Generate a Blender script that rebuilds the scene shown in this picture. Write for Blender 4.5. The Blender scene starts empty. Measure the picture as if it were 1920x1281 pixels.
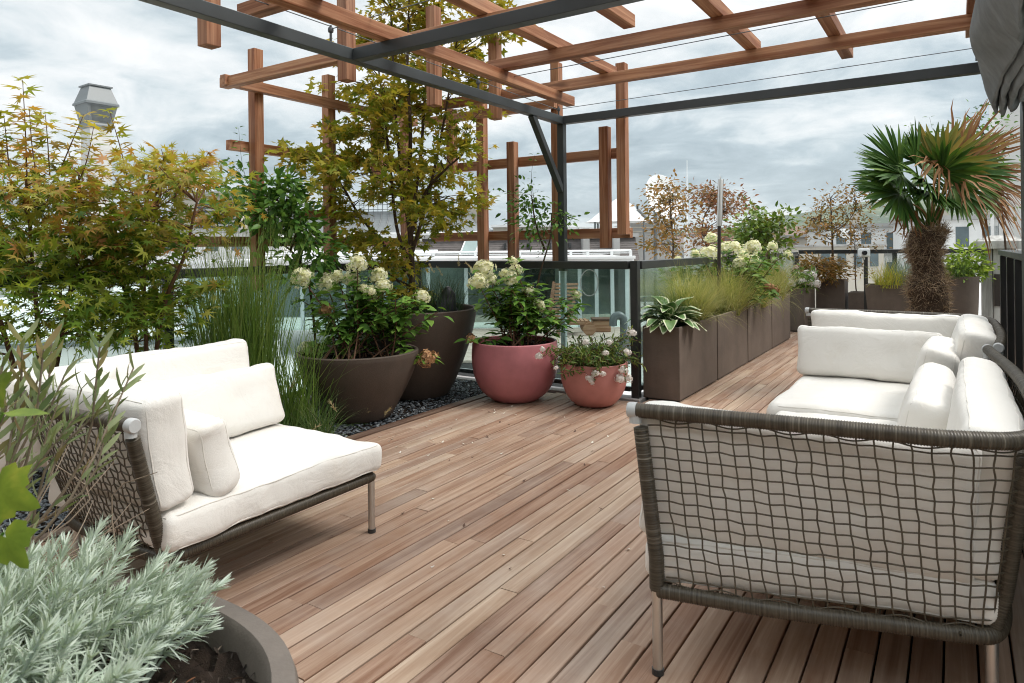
import bpy, math, random
import numpy as np
from mathutils import Vector, Matrix, noise as mnoise

# ------------------------------------------------------------------ camera, sky, sun, exposure
scene = bpy.context.scene
YAW = math.radians(33.0)
EYE = 1.2
cd = bpy.data.cameras.new("camera")
cam = bpy.data.objects.new("camera", cd)
scene.collection.objects.link(cam)
cd.sensor_width = 36.0
cd.lens = 24.0
cd.shift_y = -(640.5 - 465.0) / 1920.0
cd.clip_start = 0.05
cd.clip_end = 30000
cd.dof.use_dof = True
cd.dof.focus_distance = 4.6
cd.dof.aperture_fstop = 10.0
cam.matrix_world = (Matrix.Translation((0, 0, EYE)) @ Matrix.Rotation(YAW, 4, 'Z')
                    @ Matrix.Rotation(math.radians(90), 4, 'X') @ Matrix.Rotation(math.radians(-0.65), 4, 'Z'))
scene.camera = cam

SUN_EL, SUN_AZ = math.radians(52), math.radians(62)       # azimuth measured from +Y towards +X
sd = bpy.data.lights.new("sun", 'SUN')
sd.energy = 1.75
sd.angle = math.radians(24)
sd.color = (1.0, 0.955, 0.89)
sun = bpy.data.objects.new("sun", sd)
scene.collection.objects.link(sun)
sv = Vector((math.sin(SUN_AZ) * math.cos(SUN_EL), math.cos(SUN_AZ) * math.cos(SUN_EL), math.sin(SUN_EL)))
sun.rotation_euler = sv.to_track_quat('Z', 'Y').to_euler()

scene.view_settings.view_transform = 'Standard'
scene.view_settings.look = 'None'
scene.view_settings.gamma = 1.0
scene.view_settings.exposure = 0.84

scene.cycles.max_bounces = 8
scene.cycles.transparent_max_bounces = 16
scene.cycles.use_denoising = True
scene.cycles.filter_width = 1.05


def world_sky():
    w = bpy.data.worlds.new("World")
    scene.world = w
    w.use_nodes = True
    nt = w.node_tree
    nt.nodes.clear()
    N, L = nt.nodes.new, nt.links.new

    def math_(op, a, b=None, clamp=False):
        n = N('ShaderNodeMath'); n.operation = op; n.use_clamp = clamp
        for i, q in enumerate((a, b)):
            if q is None: continue
            if isinstance(q, (int, float)): n.inputs[i].default_value = q
            else: L(q, n.inputs[i])
        return n.outputs[0]
    out = N('ShaderNodeOutputWorld')
    tc = N('ShaderNodeTexCoord')
    sep = N('ShaderNodeSeparateXYZ'); L(tc.outputs['Generated'], sep.inputs[0])
    z = math_('MAXIMUM', sep.outputs[2], 0.0)
    zz = math_('ADD', z, 0.20)
    px, py = math_('DIVIDE', sep.outputs[0], zz), math_('DIVIDE', sep.outputs[1], zz)
    cmb = N('ShaderNodeCombineXYZ'); L(px, cmb.inputs[0]); L(py, cmb.inputs[1])

    def fbm(scale, detail, rough, dist, off):
        mp = N('ShaderNodeMapping'); mp.inputs['Location'].default_value = off
        L(cmb.outputs[0], mp.inputs[0])
        n = N('ShaderNodeTexNoise'); n.inputs['Scale'].default_value = scale
        n.inputs['Detail'].default_value = detail; n.inputs['Roughness'].default_value = rough
        n.inputs['Distortion'].default_value = dist
        L(mp.outputs[0], n.inputs[0])
        return n.outputs[0]
    n1 = fbm(0.95, 10, 0.58, 0.5, (3.1, 7.7, 0))
    n2 = fbm(3.2, 10, 0.62, 0.7, (11.3, 2.2, 0))
    n = math_('ADD', math_('MULTIPLY', n1, 0.68), math_('MULTIPLY', n2, 0.32))
    # elevation gives the bands of the cloud deck: grey rain band low down, bright break above it
    el = N('ShaderNodeValToRGB')
    L(z, el.inputs[0])
    cr = el.color_ramp
    pts = [(0.0, (0.60, 0.60, 0.60)), (0.03, (0.47, 0.47, 0.47)), (0.05, (0.36, 0.36, 0.36)), (0.10, (0.34, 0.34, 0.34)),
           (0.17, (0.50, 0.50, 0.50)), (0.25, (0.60, 0.60, 0.60)), (0.40, (0.62, 0.62, 0.62)), (1.0, (0.62, 0.62, 0.62))]
    while len(cr.elements) < len(pts): cr.elements.new(0.5)
    for e, (p, c) in zip(cr.elements, pts): e.position = p; e.color = (*c, 1)
    val = math_('ADD', math_('MULTIPLY', math_('SUBTRACT', n, 0.5), 2.9), el.outputs[0])
    ramp = N('ShaderNodeValToRGB'); L(val, ramp.inputs[0])
    cr = ramp.color_ramp
    pts = [(0.05, (0.31, 0.38, 0.42)), (0.33, (0.44, 0.52, 0.56)), (0.52, (0.62, 0.68, 0.70)),
           (0.72, (0.80, 0.82, 0.82)), (0.95, (0.97, 0.97, 0.965))]
    while len(cr.elements) < len(pts): cr.elements.new(0.5)
    for e, (p, c) in zip(cr.elements, pts): e.position = p; e.color = (*c, 1)
    # an overcast sky is brighter overhead than at the horizon
    zr = N('ShaderNodeMapRange'); zr.interpolation_type = 'SMOOTHSTEP'; L(z, zr.inputs[0])
    for i_, v_ in ((1, 0.32), (2, 0.80), (3, 0.69), (4, 1.45)): zr.inputs[i_].default_value = v_
    zen = zr.outputs[0]
    bgc = N('ShaderNodeBackground'); L(ramp.outputs[0], bgc.inputs[0]); L(zen, bgc.inputs[1])
    sky = N('ShaderNodeTexSky'); sky.sky_type = 'NISHITA'; sky.sun_disc = False
    sky.sun_elevation = SUN_EL; sky.sun_rotation = SUN_AZ
    bgs = N('ShaderNodeBackground'); L(sky.outputs[0], bgs.inputs[0]); bgs.inputs[1].default_value = 0.10
    mix = N('ShaderNodeMixShader'); mix.inputs[0].default_value = 0.93
    L(bgs.outputs[0], mix.inputs[1]); L(bgc.outputs[0], mix.inputs[2])
    L(mix.outputs[0], out.inputs[0])


world_sky()

# ------------------------------------------------------------------ helpers
CS, SN = math.cos(YAW), math.sin(YAW)


def hor(x): return 465.0 - 0.0115 * (x - 960)


def at(x, y, h):
    """floor-plan point of a spot h metres above the deck seen at photo pixel x, y"""
    zc = (EYE - h) * 1280 / (y - hor(x))
    X = (x - 960) / 1280 * zc
    return Vector((X * CS - zc * SN, X * SN + zc * CS, h))


def atd(x, y, zc):
    X = (x - 960) / 1280 * zc
    return Vector((X * CS - zc * SN, X * SN + zc * CS, EYE - (y - hor(x)) * zc / 1280))


def V3(p): return np.array(p, dtype=float)


def catmull(pts, n):
    P = np.array(pts, float)
    P = np.vstack([2 * P[0] - P[1], P, 2 * P[-1] - P[-2]])
    out = []
    for i in range(1, len(P) - 2):
        p0, p1, p2, p3 = P[i - 1], P[i], P[i + 1], P[i + 2]
        for t in np.linspace(0, 1, n, endpoint=False):
            out.append(0.5 * ((2 * p1) + (-p0 + p2) * t + (2 * p0 - 5 * p1 + 4 * p2 - p3) * t * t + (-p0 + 3 * p1 - 3 * p2 + p3) * t ** 3))
    out.append(P[-2])
    return np.array(out)


def resample(P, step=None, n=None):
    P = np.array(P, float)
    s = np.concatenate([[0], np.cumsum(np.linalg.norm(np.diff(P, axis=0), axis=1))])
    if n is None: n = max(2, int(round(s[-1] / step)) + 1)
    t = np.linspace(0, s[-1], n)
    return np.stack([np.interp(t, s, P[:, k]) for k in range(3)], 1), t


class MB:
    def __init__(self):
        self.V, self.F, self.A, self.n = [], {}, [], 0

    def add(self, V, F, along=None):
        V = np.asarray(V, float)
        F = np.asarray(F, dtype=np.int64)
        self.F.setdefault(F.shape[1], []).append(F + self.n)
        self.V.append(V)
        self.A.append(np.zeros(len(V)) if along is None else np.asarray(along, float))
        self.n += len(V)
        return self

    def addf(self, F, base):
        F = np.asarray(F, dtype=np.int64)
        self.F.setdefault(F.shape[1], []).append(F + base)

    def box(self, a, b):
        (x0, y0, z0), (x1, y1, z1) = a, b
        V = [(x0, y0, z0), (x1, y0, z0), (x1, y1, z0), (x0, y1, z0), (x0, y0, z1), (x1, y0, z1), (x1, y1, z1), (x0, y1, z1)]
        return self.add(V, [(0, 3, 2, 1), (4, 5, 6, 7), (0, 1, 5, 4), (1, 2, 6, 5), (2, 3, 7, 6), (3, 0, 4, 7)])

    def bar(self, p, q, w, h, up=(0, 0, 1)):
        p, q, up = V3(p), V3(q), V3(up)
        d = (q - p) / np.linalg.norm(q - p)
        s = np.cross(d, up); s /= np.linalg.norm(s)
        u = np.cross(s, d)
        V = []
        for c in (p, q):
            for a, b in ((-1, -1), (1, -1), (1, 1), (-1, 1)):
                V.append(c + s * a * w / 2 + u * b * h / 2)
        return self.add(V, [(3, 2, 1, 0), (4, 5, 6, 7), (0, 1, 5, 4), (1, 2, 6, 5), (2, 3, 7, 6), (3, 0, 4, 7)])

    def tube(self, P, r, seg=8, cap=True, closed=False, a0=0.0):
        P = np.array(P, float)
        n = len(P)
        r = np.full(n, r, float) if np.isscalar(r) else np.asarray(r, float)
        T = np.gradient(P, axis=0)
        if closed: T = np.roll(P, -1, 0) - np.roll(P, 1, 0)
        T /= np.linalg.norm(T, axis=1)[:, None] + 1e-12
        ref = np.array([0, 0, 1.0]) if abs(T[0][2]) < 0.9 else np.array([1.0, 0, 0])
        nn = np.cross(T[0], ref); nn /= np.linalg.norm(nn)
        Ns = [nn]
        for i in range(1, n):
            v = Ns[-1] - T[i] * np.dot(Ns[-1], T[i])
            l = np.linalg.norm(v)
            Ns.append(v / l if l > 1e-6 else Ns[-1])
        Ns = np.array(Ns); B = np.cross(T, Ns)
        ang = np.linspace(0, 2 * math.pi, seg, endpoint=False)
        V = P[:, None, :] + r[:, None, None] * (np.cos(ang)[None, :, None] * Ns[:, None, :] + np.sin(ang)[None, :, None] * B[:, None, :])
        V = V.reshape(-1, 3)
        s = np.concatenate([[0], np.cumsum(np.linalg.norm(np.diff(P, axis=0), axis=1))]) + a0
        i = np.arange(n if closed else n - 1)[:, None]; j = np.arange(seg)[None, :]
        i2 = (i + 1) % n; j2 = (j + 1) % seg
        F = np.stack([i * seg + j, i * seg + j2, i2 * seg + j2, i2 * seg + j], -1).reshape(-1, 4)
        base = self.n
        self.add(V, F, np.repeat(s, seg))
        if cap and not closed:
            self.F.setdefault(seg, []).append(np.array([base + np.arange(seg)[::-1]]))
            self.F.setdefault(seg, []).append(np.array([base + (n - 1) * seg + np.arange(seg)]))
        return self

    def lathe(self, prof, c=(0, 0, 0), seg=64, sx=1.0, sy=1.0, closed_top=False, closed_bottom=False):
        prof = np.array(prof, float)
        a = np.linspace(0, 2 * math.pi, seg, endpoint=False)
        V = np.stack([prof[:, 0, None] * np.cos(a) * sx, prof[:, 0, None] * np.sin(a) * sy, np.repeat(prof[:, 1, None], seg, 1)], -1).reshape(-1, 3) + V3(c)
        n = len(prof)
        i = np.arange(n - 1)[:, None]; j = np.arange(seg)[None, :]; j2 = (j + 1) % seg
        F = np.stack([i * seg + j, i * seg + j2, (i + 1) * seg + j2, (i + 1) * seg + j], -1).reshape(-1, 4)
        base = self.n
        self.add(V, F)
        if closed_bottom: self.F.setdefault(seg, []).append(np.array([base + np.arange(seg)[::-1]]))
        if closed_top: self.F.setdefault(seg, []).append(np.array([base + (n - 1) * seg + np.arange(seg)]))
        return self

    def mesh(self, name, smooth=False, angle=45):
        me = bpy.data.meshes.new(name)
        V = np.vstack(self.V)
        me.vertices.add(len(V)); me.vertices.foreach_set("co", V.ravel().astype(np.float32))
        idx, starts, pos = [], [], 0
        for k, fl in self.F.items():
            F = np.vstack(fl)
            idx.append(F.ravel()); starts.append(pos + np.arange(len(F)) * k); pos += F.size
        idx = np.concatenate(idx).astype(np.int32); starts = np.concatenate(starts).astype(np.int32)
        me.loops.add(len(idx)); me.loops.foreach_set("vertex_index", idx)
        me.polygons.add(len(starts)); me.polygons.foreach_set("loop_start", starts)
        if smooth: me.polygons.foreach_set("use_smooth", np.ones(len(starts), bool))
        else: me.polygons.foreach_set("use_smooth", np.zeros(len(starts), bool))
        me.update(calc_edges=True)
        A = np.concatenate(self.A)
        if np.any(A):
            at_ = me.attributes.new("along", 'FLOAT', 'POINT')
            at_.data.foreach_set("value", A.astype(np.float32))
        if smooth and angle: me.set_sharp_from_angle(angle=math.radians(angle))
        return me

    def build(self, name, mat, parent=None, smooth=False, bevel=0.0, world=True, angle=45):
        """ONE mesh object; vertices are given in world space (world=True) or in the parent's space"""
        if world and parent is not None:
            mm, pp = parent.matrix_basis.copy(), parent.parent
            while pp is not None: mm, pp = pp.matrix_basis @ mm, pp.parent
            inv = np.array(mm.inverted())
            self.V = [v @ inv[:3, :3].T + inv[:3, 3] for v in self.V]
        me = self.mesh(name, smooth, angle)
        me.materials.append(mat)
        o = bpy.data.objects.new(name, me)
        scene.collection.objects.link(o)
        if parent is not None: o.parent = parent
        if bevel:
            m = o.modifiers.new("bevel", 'BEVEL'); m.width = bevel; m.segments = 2; m.limit_method = 'ANGLE'
            m.angle_limit = math.radians(50)
        return o


def tag(o, label=None, cat=None, group=None, kind=None):
    if label: o["label"] = label
    if cat: o["category"] = cat
    if group: o["group"] = group
    if kind: o["kind"] = kind
    return o


def thing(name, label, cat, loc=(0, 0, 0), rz=0.0, group=None):
    o = bpy.data.objects.new(name, None)
    o.empty_display_size = 0.1
    scene.collection.objects.link(o)
    o.matrix_basis = Matrix.Translation(Vector(loc)) @ Matrix.Rotation(rz, 4, 'Z')
    return tag(o, label, cat, group)


# ------------------------------------------------------------------ materials
class NT:
    def __init__(self, name):
        self.m = bpy.data.materials.new(name); self.m.use_nodes = True
        self.nt = self.m.node_tree; self.nt.nodes.clear()
        self.out = self.N('ShaderNodeOutputMaterial')

    def N(self, t): return self.nt.nodes.new(t)

    def L(self, a, b): self.nt.links.new(a, b)

    def set(self, sock, v):
        if isinstance(v, (int, float)): sock.default_value = v
        elif isinstance(v, (tuple, list)): sock.default_value = (*v, 1) if len(v) == 3 and len(sock.default_value) == 4 else v
        else: self.L(v, sock)

    def coords(self, kind='Object', scale=(1, 1, 1), offset=None):
        tc = self.N('ShaderNodeTexCoord'); mp = self.N('ShaderNodeMapping')
        self.L(tc.outputs[kind], mp.inputs[0]); mp.inputs['Scale'].default_value = scale
        if offset is not None: self.L(offset, mp.inputs['Location'])
        return mp.outputs[0]

    def noise(self, vec, scale, detail=4, rough=0.5, dist=0.0):
        n = self.N('ShaderNodeTexNoise')
        if vec is not None: self.L(vec, n.inputs['Vector'])
        n.inputs['Scale'].default_value = scale; n.inputs['Detail'].default_value = detail
        n.inputs['Roughness'].default_value = rough; n.inputs['Distortion'].default_value = dist
        return n.outputs[0]

    def ramp(self, fac, pts, interp='LINEAR'):
        r = self.N('ShaderNodeValToRGB'); cr = r.color_ramp; cr.interpolation = interp
        while len(cr.elements) < len(pts): cr.elements.new(0.5)
        for e, (p, c) in zip(cr.elements, pts):
            e.position = p; e.color = (*c, 1) if len(c) == 3 else c
        self.L(fac, r.inputs[0])
        return r.outputs[0]

    def math(self, op, a, b=0.0, c=None, clamp=False):
        n = self.N('ShaderNodeMath'); n.operation = op; n.use_clamp = clamp
        self.set(n.inputs[0], a); self.set(n.inputs[1], b)
        if c is not None: self.set(n.inputs[2], c)
        return n.outputs[0]

    def mix(self, fac, a, b, mode='MIX'):
        n = self.N('ShaderNodeMix'); n.data_type = 'RGBA'; n.blend_type = mode
        self.set(n.inputs[0], fac); self.set(n.inputs[6], a); self.set(n.inputs[7], b)
        return n.outputs[2]

    def island(self):
        return self.N('ShaderNodeNewGeometry').outputs['Random Per Island']

    def objrand(self):
        return self.N('ShaderNodeObjectInfo').outputs['Random']

    def bump(self, h, strength=0.3, dist=0.01):
        b = self.N('ShaderNodeBump'); b.inputs['Strength'].default_value = strength; b.inputs['Distance'].default_value = dist
        self.L(h, b.inputs['Height'])
        return b.outputs[0]

    def principled(self, color, rough=0.6, metal=0.0, normal=None, spec=0.5, **kw):
        p = self.N('ShaderNodeBsdfPrincipled')
        self.set(p.inputs['Base Color'], color); self.set(p.inputs['Roughness'], rough); self.set(p.inputs['Metallic'], metal)
        p.inputs['Specular IOR Level'].default_value = spec
        for k, v in kw.items(): self.set(p.inputs[k], v)
        if normal is not None: self.L(normal, p.inputs['Normal'])
        return p.outputs[0]

    def done(self, sh):
        self.L(sh, self.out.inputs[0])
        return self.m


def m_plain(name, col, rough=0.6, metal=0.0, var=0.12, scale=6.0, bump=0.15, spec=0.4, stretch=(1, 1, 1)):
    t = NT(name)
    v = t.coords('Object', stretch)
    n = t.noise(v, scale, 6, 0.6)
    lo = tuple(c * (1 - var) for c in col); hi = tuple(min(1, c * (1 + var)) for c in col)
    c = t.ramp(n, [(0.3, lo), (0.7, hi)])
    f = t.noise(v, scale * 14, 3, 0.6)
    r = t.math('ADD', t.math('MULTIPLY', t.math('SUBTRACT', n, 0.5), 0.2), rough)
    return t.done(t.principled(c, r, metal, t.bump(f, bump, 0.003), spec))


def m_wood(name, axis, tones, rough=0.65, island=True, wear=0.25):
    t = NT(name)
    sc = [22.0, 22.0, 22.0]; sc[axis] = 0.9
    rnd = t.island() if island else t.objrand()
    off = t.N('ShaderNodeCombineXYZ')
    for i, k in enumerate((37.0, 91.0, 53.0)): t.L(t.math('MULTIPLY', rnd, k), off.inputs[i])
    v = t.coords('Object', tuple(sc), off.outputs[0])
    g = t.noise(v, 1.0, 7, 0.62, 0.9)
    sc2 = [110.0, 110.0, 110.0]; sc2[axis] = 3.0
    f = t.noise(t.coords('Object', tuple(sc2), off.outputs[0]), 1.0, 4, 0.6, 0.3)
    base = t.ramp(rnd, [(i / (len(tones) - 1), c) for i, c in enumerate(tones)], 'LINEAR')
    dark = t.mix(1.0, base, (0.66, 0.58, 0.53) if island else (0.52, 0.44, 0.40), 'MULTIPLY')
    lite = t.mix(0.20, base, (0.66, 0.50, 0.34) if not island else (0.64, 0.53, 0.42))
    c = t.mix(t.ramp(g, [(0.38, (0, 0, 0)), (0.60, (1, 1, 1))]), dark, lite)
    c = t.mix(t.math('MULTIPLY', t.ramp(f, [(0.45, (1, 1, 1)), (0.62, (0, 0, 0))]), 0.32), c, dark)
    w = t.noise(t.coords('Object', (1, 1, 1), off.outputs[0]), 1.7, 6, 0.65)
    c = t.mix(t.math('MULTIPLY', t.ramp(w, [(0.46, (0, 0, 0)), (0.72, (1, 1, 1))]), wear), c, (0.46, 0.41, 0.36))
    if not island:                                           # knots and dark checks in the pergola timber
        sc3 = [11.0, 11.0, 11.0]; sc3[axis] = 3.0
        kn = t.noise(t.coords('Object', tuple(sc3), off.outputs[0]), 1.0, 2, 0.5, 0.4)
        c = t.mix(t.math('MULTIPLY', t.ramp(kn, [(0.68, (0, 0, 0)), (0.76, (1, 1, 1))]), 0.75), c, (0.10, 0.045, 0.025))
    h = t.math('ADD', t.math('MULTIPLY', g, 0.6), t.math('MULTIPLY', f, 0.5))
    return t.done(t.principled(c, rough, 0, t.bump(h, 0.35, 0.003), 0.35))


def m_leaf(name, cols, zlo=None, zhi=None, top=None, trans=0.35, rough=0.5, spec=0.2, topamt=0.8):
    """foliage: each leaf its own tone (random per island); 'top' = the young colours that grow at the tips of the plant"""
    t = NT(name)
    r = t.island()
    cols = [tuple(min(0.72, q * 1.22) for q in c) for c in cols]
    c = t.ramp(r, [(i / (len(cols) - 1), c) for i, c in enumerate(cols)])
    if top:
        tc = t.N('ShaderNodeTexCoord'); sp = t.N('ShaderNodeSeparateXYZ'); t.L(tc.outputs['Object'], sp.inputs[0])
        k = t.math('DIVIDE', t.math('SUBTRACT', sp.outputs[2], zlo), zhi - zlo, clamp=True)
        r2 = t.math('FRACT', t.math('MULTIPLY', r, 7.31))
        nz = t.noise(t.coords('Object'), 3.0, 3)
        k2 = t.math('ADD', k, t.math('ADD', t.math('MULTIPLY', t.math('SUBTRACT', r2, 0.5), 0.7), t.math('MULTIPLY', t.math('SUBTRACT', nz, 0.5), 0.9)), clamp=True)
        tcol = t.ramp(r2, [(i / (len(top) - 1), c_) for i, c_ in enumerate(top)])
        r3 = t.math('FRACT', t.math('MULTIPLY', r, 23.7))
        k3 = t.math('ADD', t.math('MULTIPLY', t.math('SUBTRACT', k2, r3), 3.0), 0.5, clamp=True)
        c = t.mix(t.math('MULTIPLY', k3, topamt), c, tcol)
    n = t.noise(t.coords('Object'), 60, 2)
    c = t.mix(t.math('MULTIPLY', n, 0.25), c, t.mix(1.0, c, (0.6, 0.65, 0.5), 'MULTIPLY'))
    p = t.principled(c, rough, 0, None, spec)
    tr = t.N('ShaderNodeBsdfTranslucent')
    t.L(t.mix(1.0, c, (1.0, 1.0, 0.55), 'MULTIPLY'), tr.inputs[0])
    ms = t.N('ShaderNodeMixShader'); ms.inputs[0].default_value = trans
    t.L(p, ms.inputs[1]); t.L(tr.outputs[0], ms.inputs[2])
    return t.done(ms.outputs[0])


def m_glass(name, tint=(0.86, 0.94, 0.92), refl=1.0):
    t = NT(name)
    tr = t.N('ShaderNodeBsdfTransparent'); tr.inputs[0].default_value = (*tint, 1)
    gl = t.N('ShaderNodeBsdfGlossy'); gl.inputs['Roughness'].default_value = 0.02
    gl.inputs['Color'].default_value = (0.95, 1, 0.98, 1)
    fr = t.N('ShaderNodeFresnel'); fr.inputs[0].default_value = 1.5
    ms = t.N('ShaderNodeMixShader')
    t.L(t.math('MULTIPLY', fr.outputs[0], refl, clamp=True), ms.inputs[0])
    t.L(tr.outputs[0], ms.inputs[1]); t.L(gl.outputs[0], ms.inputs[2])
    return t.done(ms.outputs[0])


def m_wicker():
    t = NT("resin_wicker")
    a = t.N('ShaderNodeAttribute'); a.attribute_name = "along"
    cb = t.N('ShaderNodeCombineXYZ'); t.L(a.outputs['Fac'], cb.inputs[0])
    t.L(t.math('MULTIPLY', t.objrand(), 9.0), cb.inputs[1])
    n = t.noise(cb.outputs[0], 150, 2, 0.7)
    n2 = t.noise(cb.outputs[0], 9, 3)
    c = t.ramp(n, [(0.30, (0.026, 0.021, 0.015)), (0.48, (0.056, 0.047, 0.033)), (0.62, (0.095, 0.082, 0.060)), (0.74, (0.27, 0.245, 0.20))])
    c = t.mix(t.math('MULTIPLY', n2, 0.35), c, (0.075, 0.052, 0.03))
    return t.done(t.principled(c, 0.42, 0, None, 0.45))


def m_fabric(name, col, stain=0.35):
    t = NT(name)
    v = t.coords('Object')
    off = t.N('ShaderNodeCombineXYZ')
    r = t.objrand()
    for i, k in enumerate((17.0, 31.0, 23.0)): t.L(t.math('MULTIPLY', r, k), off.inputs[i])
    vo = t.coords('Object', (1, 1, 1), off.outputs[0])
    s = t.noise(vo, 3.2, 5, 0.6, 0.6)
    c = t.mix(t.math('MULTIPLY', t.ramp(s, [(0.56, (0, 0, 0)), (0.78, (1, 1, 1))]), stain), col, (col[0] * 0.86, col[1] * 0.78, col[2] * 0.68))
    wv = t.noise(t.coords('Object', (1, 1, 1)), 420, 2)
    wr = t.noise(vo, 7.0, 4, 0.55, 1.2)
    h = t.math('ADD', t.math('MULTIPLY', wv, 0.10), t.math('MULTIPLY', wr, 1.0))
    return t.done(t.principled(c, 0.9, 0, t.bump(h, 0.38, 0.020), 0.15, **{'Sheen Weight': 0.15}))


def m_concrete(name, col, rough=0.75, var=0.22):
    t = NT(name)
    v = t.coords('Object')
    n = t.noise(v, 5.5, 8, 0.65)
    st = t.noise(t.coords('Object', (9, 9, 0.9)), 1.0, 5, 0.6)
    f = t.noise(v, 140, 3, 0.6)
    lo = tuple(c * (1 - var) for c in col); hi = tuple(c * (1 + var) for c in col)
    c = t.ramp(t.math('ADD', t.math('MULTIPLY', n, 0.6), t.math('MULTIPLY', st, 0.4)), [(0.34, lo), (0.66, hi)])
    c = t.mix(t.math('MULTIPLY', f, 0.16), c, (0.30, 0.27, 0.24))
    return t.done(t.principled(c, rough, 0, t.bump(t.math('ADD', f, t.math('MULTIPLY', n, 2.0)), 0.25, 0.004), 0.3))


DECK_T = [(0.335, 0.183, 0.115), (0.49, 0.355, 0.258), (0.27, 0.145, 0.092), (0.415, 0.265, 0.182), (0.345, 0.232, 0.172), (0.46, 0.305, 0.212), (0.26, 0.155, 0.108), (0.53, 0.405, 0.30), (0.30, 0.158, 0.095), (0.405, 0.28, 0.205)]
M = {}
M['deck'] = m_wood("weathered_deck_wood", 1, DECK_T, 0.62, True, 0.35)
PT = [(0.37, 0.142, 0.056), (0.44, 0.185, 0.080), (0.31, 0.115, 0.046), (0.47, 0.215, 0.098)]
for i, a in enumerate('xyz'): M['wood_' + a] = m_wood("cedar_wood_" + a, i, PT, 0.6, False, 0.12)
M['steel'] = m_plain("anthracite_steel", (0.040, 0.047, 0.050), 0.42, 0.0, 0.10, 5, 0.05, 0.5)
M['rail'] = m_plain("anthracite_rail", (0.028, 0.030, 0.031), 0.38, 0.0, 0.12, 5, 0.05, 0.5)
M['alu'] = m_plain("brushed_aluminium", (0.62, 0.62, 0.60), 0.38, 1.0, 0.06, 8, 0.06)
M['cap'] = m_plain("pale_metal_cap", (0.50, 0.51, 0.51), 0.5, 0, 0.05)
M['wicker'] = m_wicker()
M['strand'] = m_plain("wicker_strand", (0.075, 0.061, 0.040), 0.45, 0, 0.3, 30, 0.1, 0.45)
M['fabric'] = m_fabric("cream_canvas", (0.80, 0.775, 0.73))
M['seam'] = m_plain("cream_seam", (0.70, 0.67, 0.62), 0.9, 0, 0.05)
M['glass'] = m_glass("balustrade_glass", (0.88, 0.95, 0.93), 0.65)
M['glass_g'] = m_glass("green_glass", (0.78, 0.86, 0.84), 1.0)
M['pot_dark'] = m_concrete("dark_brown_fibrestone", (0.062, 0.043, 0.032))
M['pot_box'] = m_concrete("brown_fibrestone", (0.115, 0.086, 0.068))
M['pot_pink'] = m_plain("rose_glaze", (0.42, 0.150, 0.165), 0.46, 0, 0.16, 5, 0.08, 0.45)
M['pot_salmon'] = m_plain("salmon_glaze", (0.47, 0.190, 0.168), 0.46, 0, 0.16, 5, 0.08, 0.45)
M['pot_grey'] = m_concrete("grey_brown_fibrestone", (0.125, 0.105, 0.09), 0.6)
M['soil'] = m_plain("dark_soil", (0.022, 0.015, 0.011), 0.95, 0, 0.6, 30, 1.0, 0.2)
M['bark'] = m_plain("brown_bark", (0.075, 0.050, 0.034), 0.85, 0, 0.35, 25, 0.6, 0.2)
M['twig'] = m_plain("pale_twig", (0.24, 0.19, 0.14), 0.8, 0, 0.25, 25, 0.3, 0.2)
M['stem_red'] = m_plain("reddish_stem", (0.14, 0.075, 0.045), 0.7, 0, 0.3, 25, 0.3, 0.2)
M['white'] = m_plain("white_paint", (0.72, 0.73, 0.73), 0.5, 0, 0.04, 2, 0.05)
M['white_wall'] = m_plain("white_render", (0.70, 0.695, 0.68), 0.8, 0, 0.05, 1.5, 0.25)
M['cable'] = m_plain("steel_cable", (0.10, 0.105, 0.11), 0.4, 0.6)
M['awning'] = m_plain("grey_canvas", (0.17, 0.178, 0.178), 0.85, 0, 0.22, 9, 0.3, 0.2)
# ------------------------------------------------------------------ terrace floor
rnd = random.Random(7)
DECK_L, DECK_R = -3.19, 0.42


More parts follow.
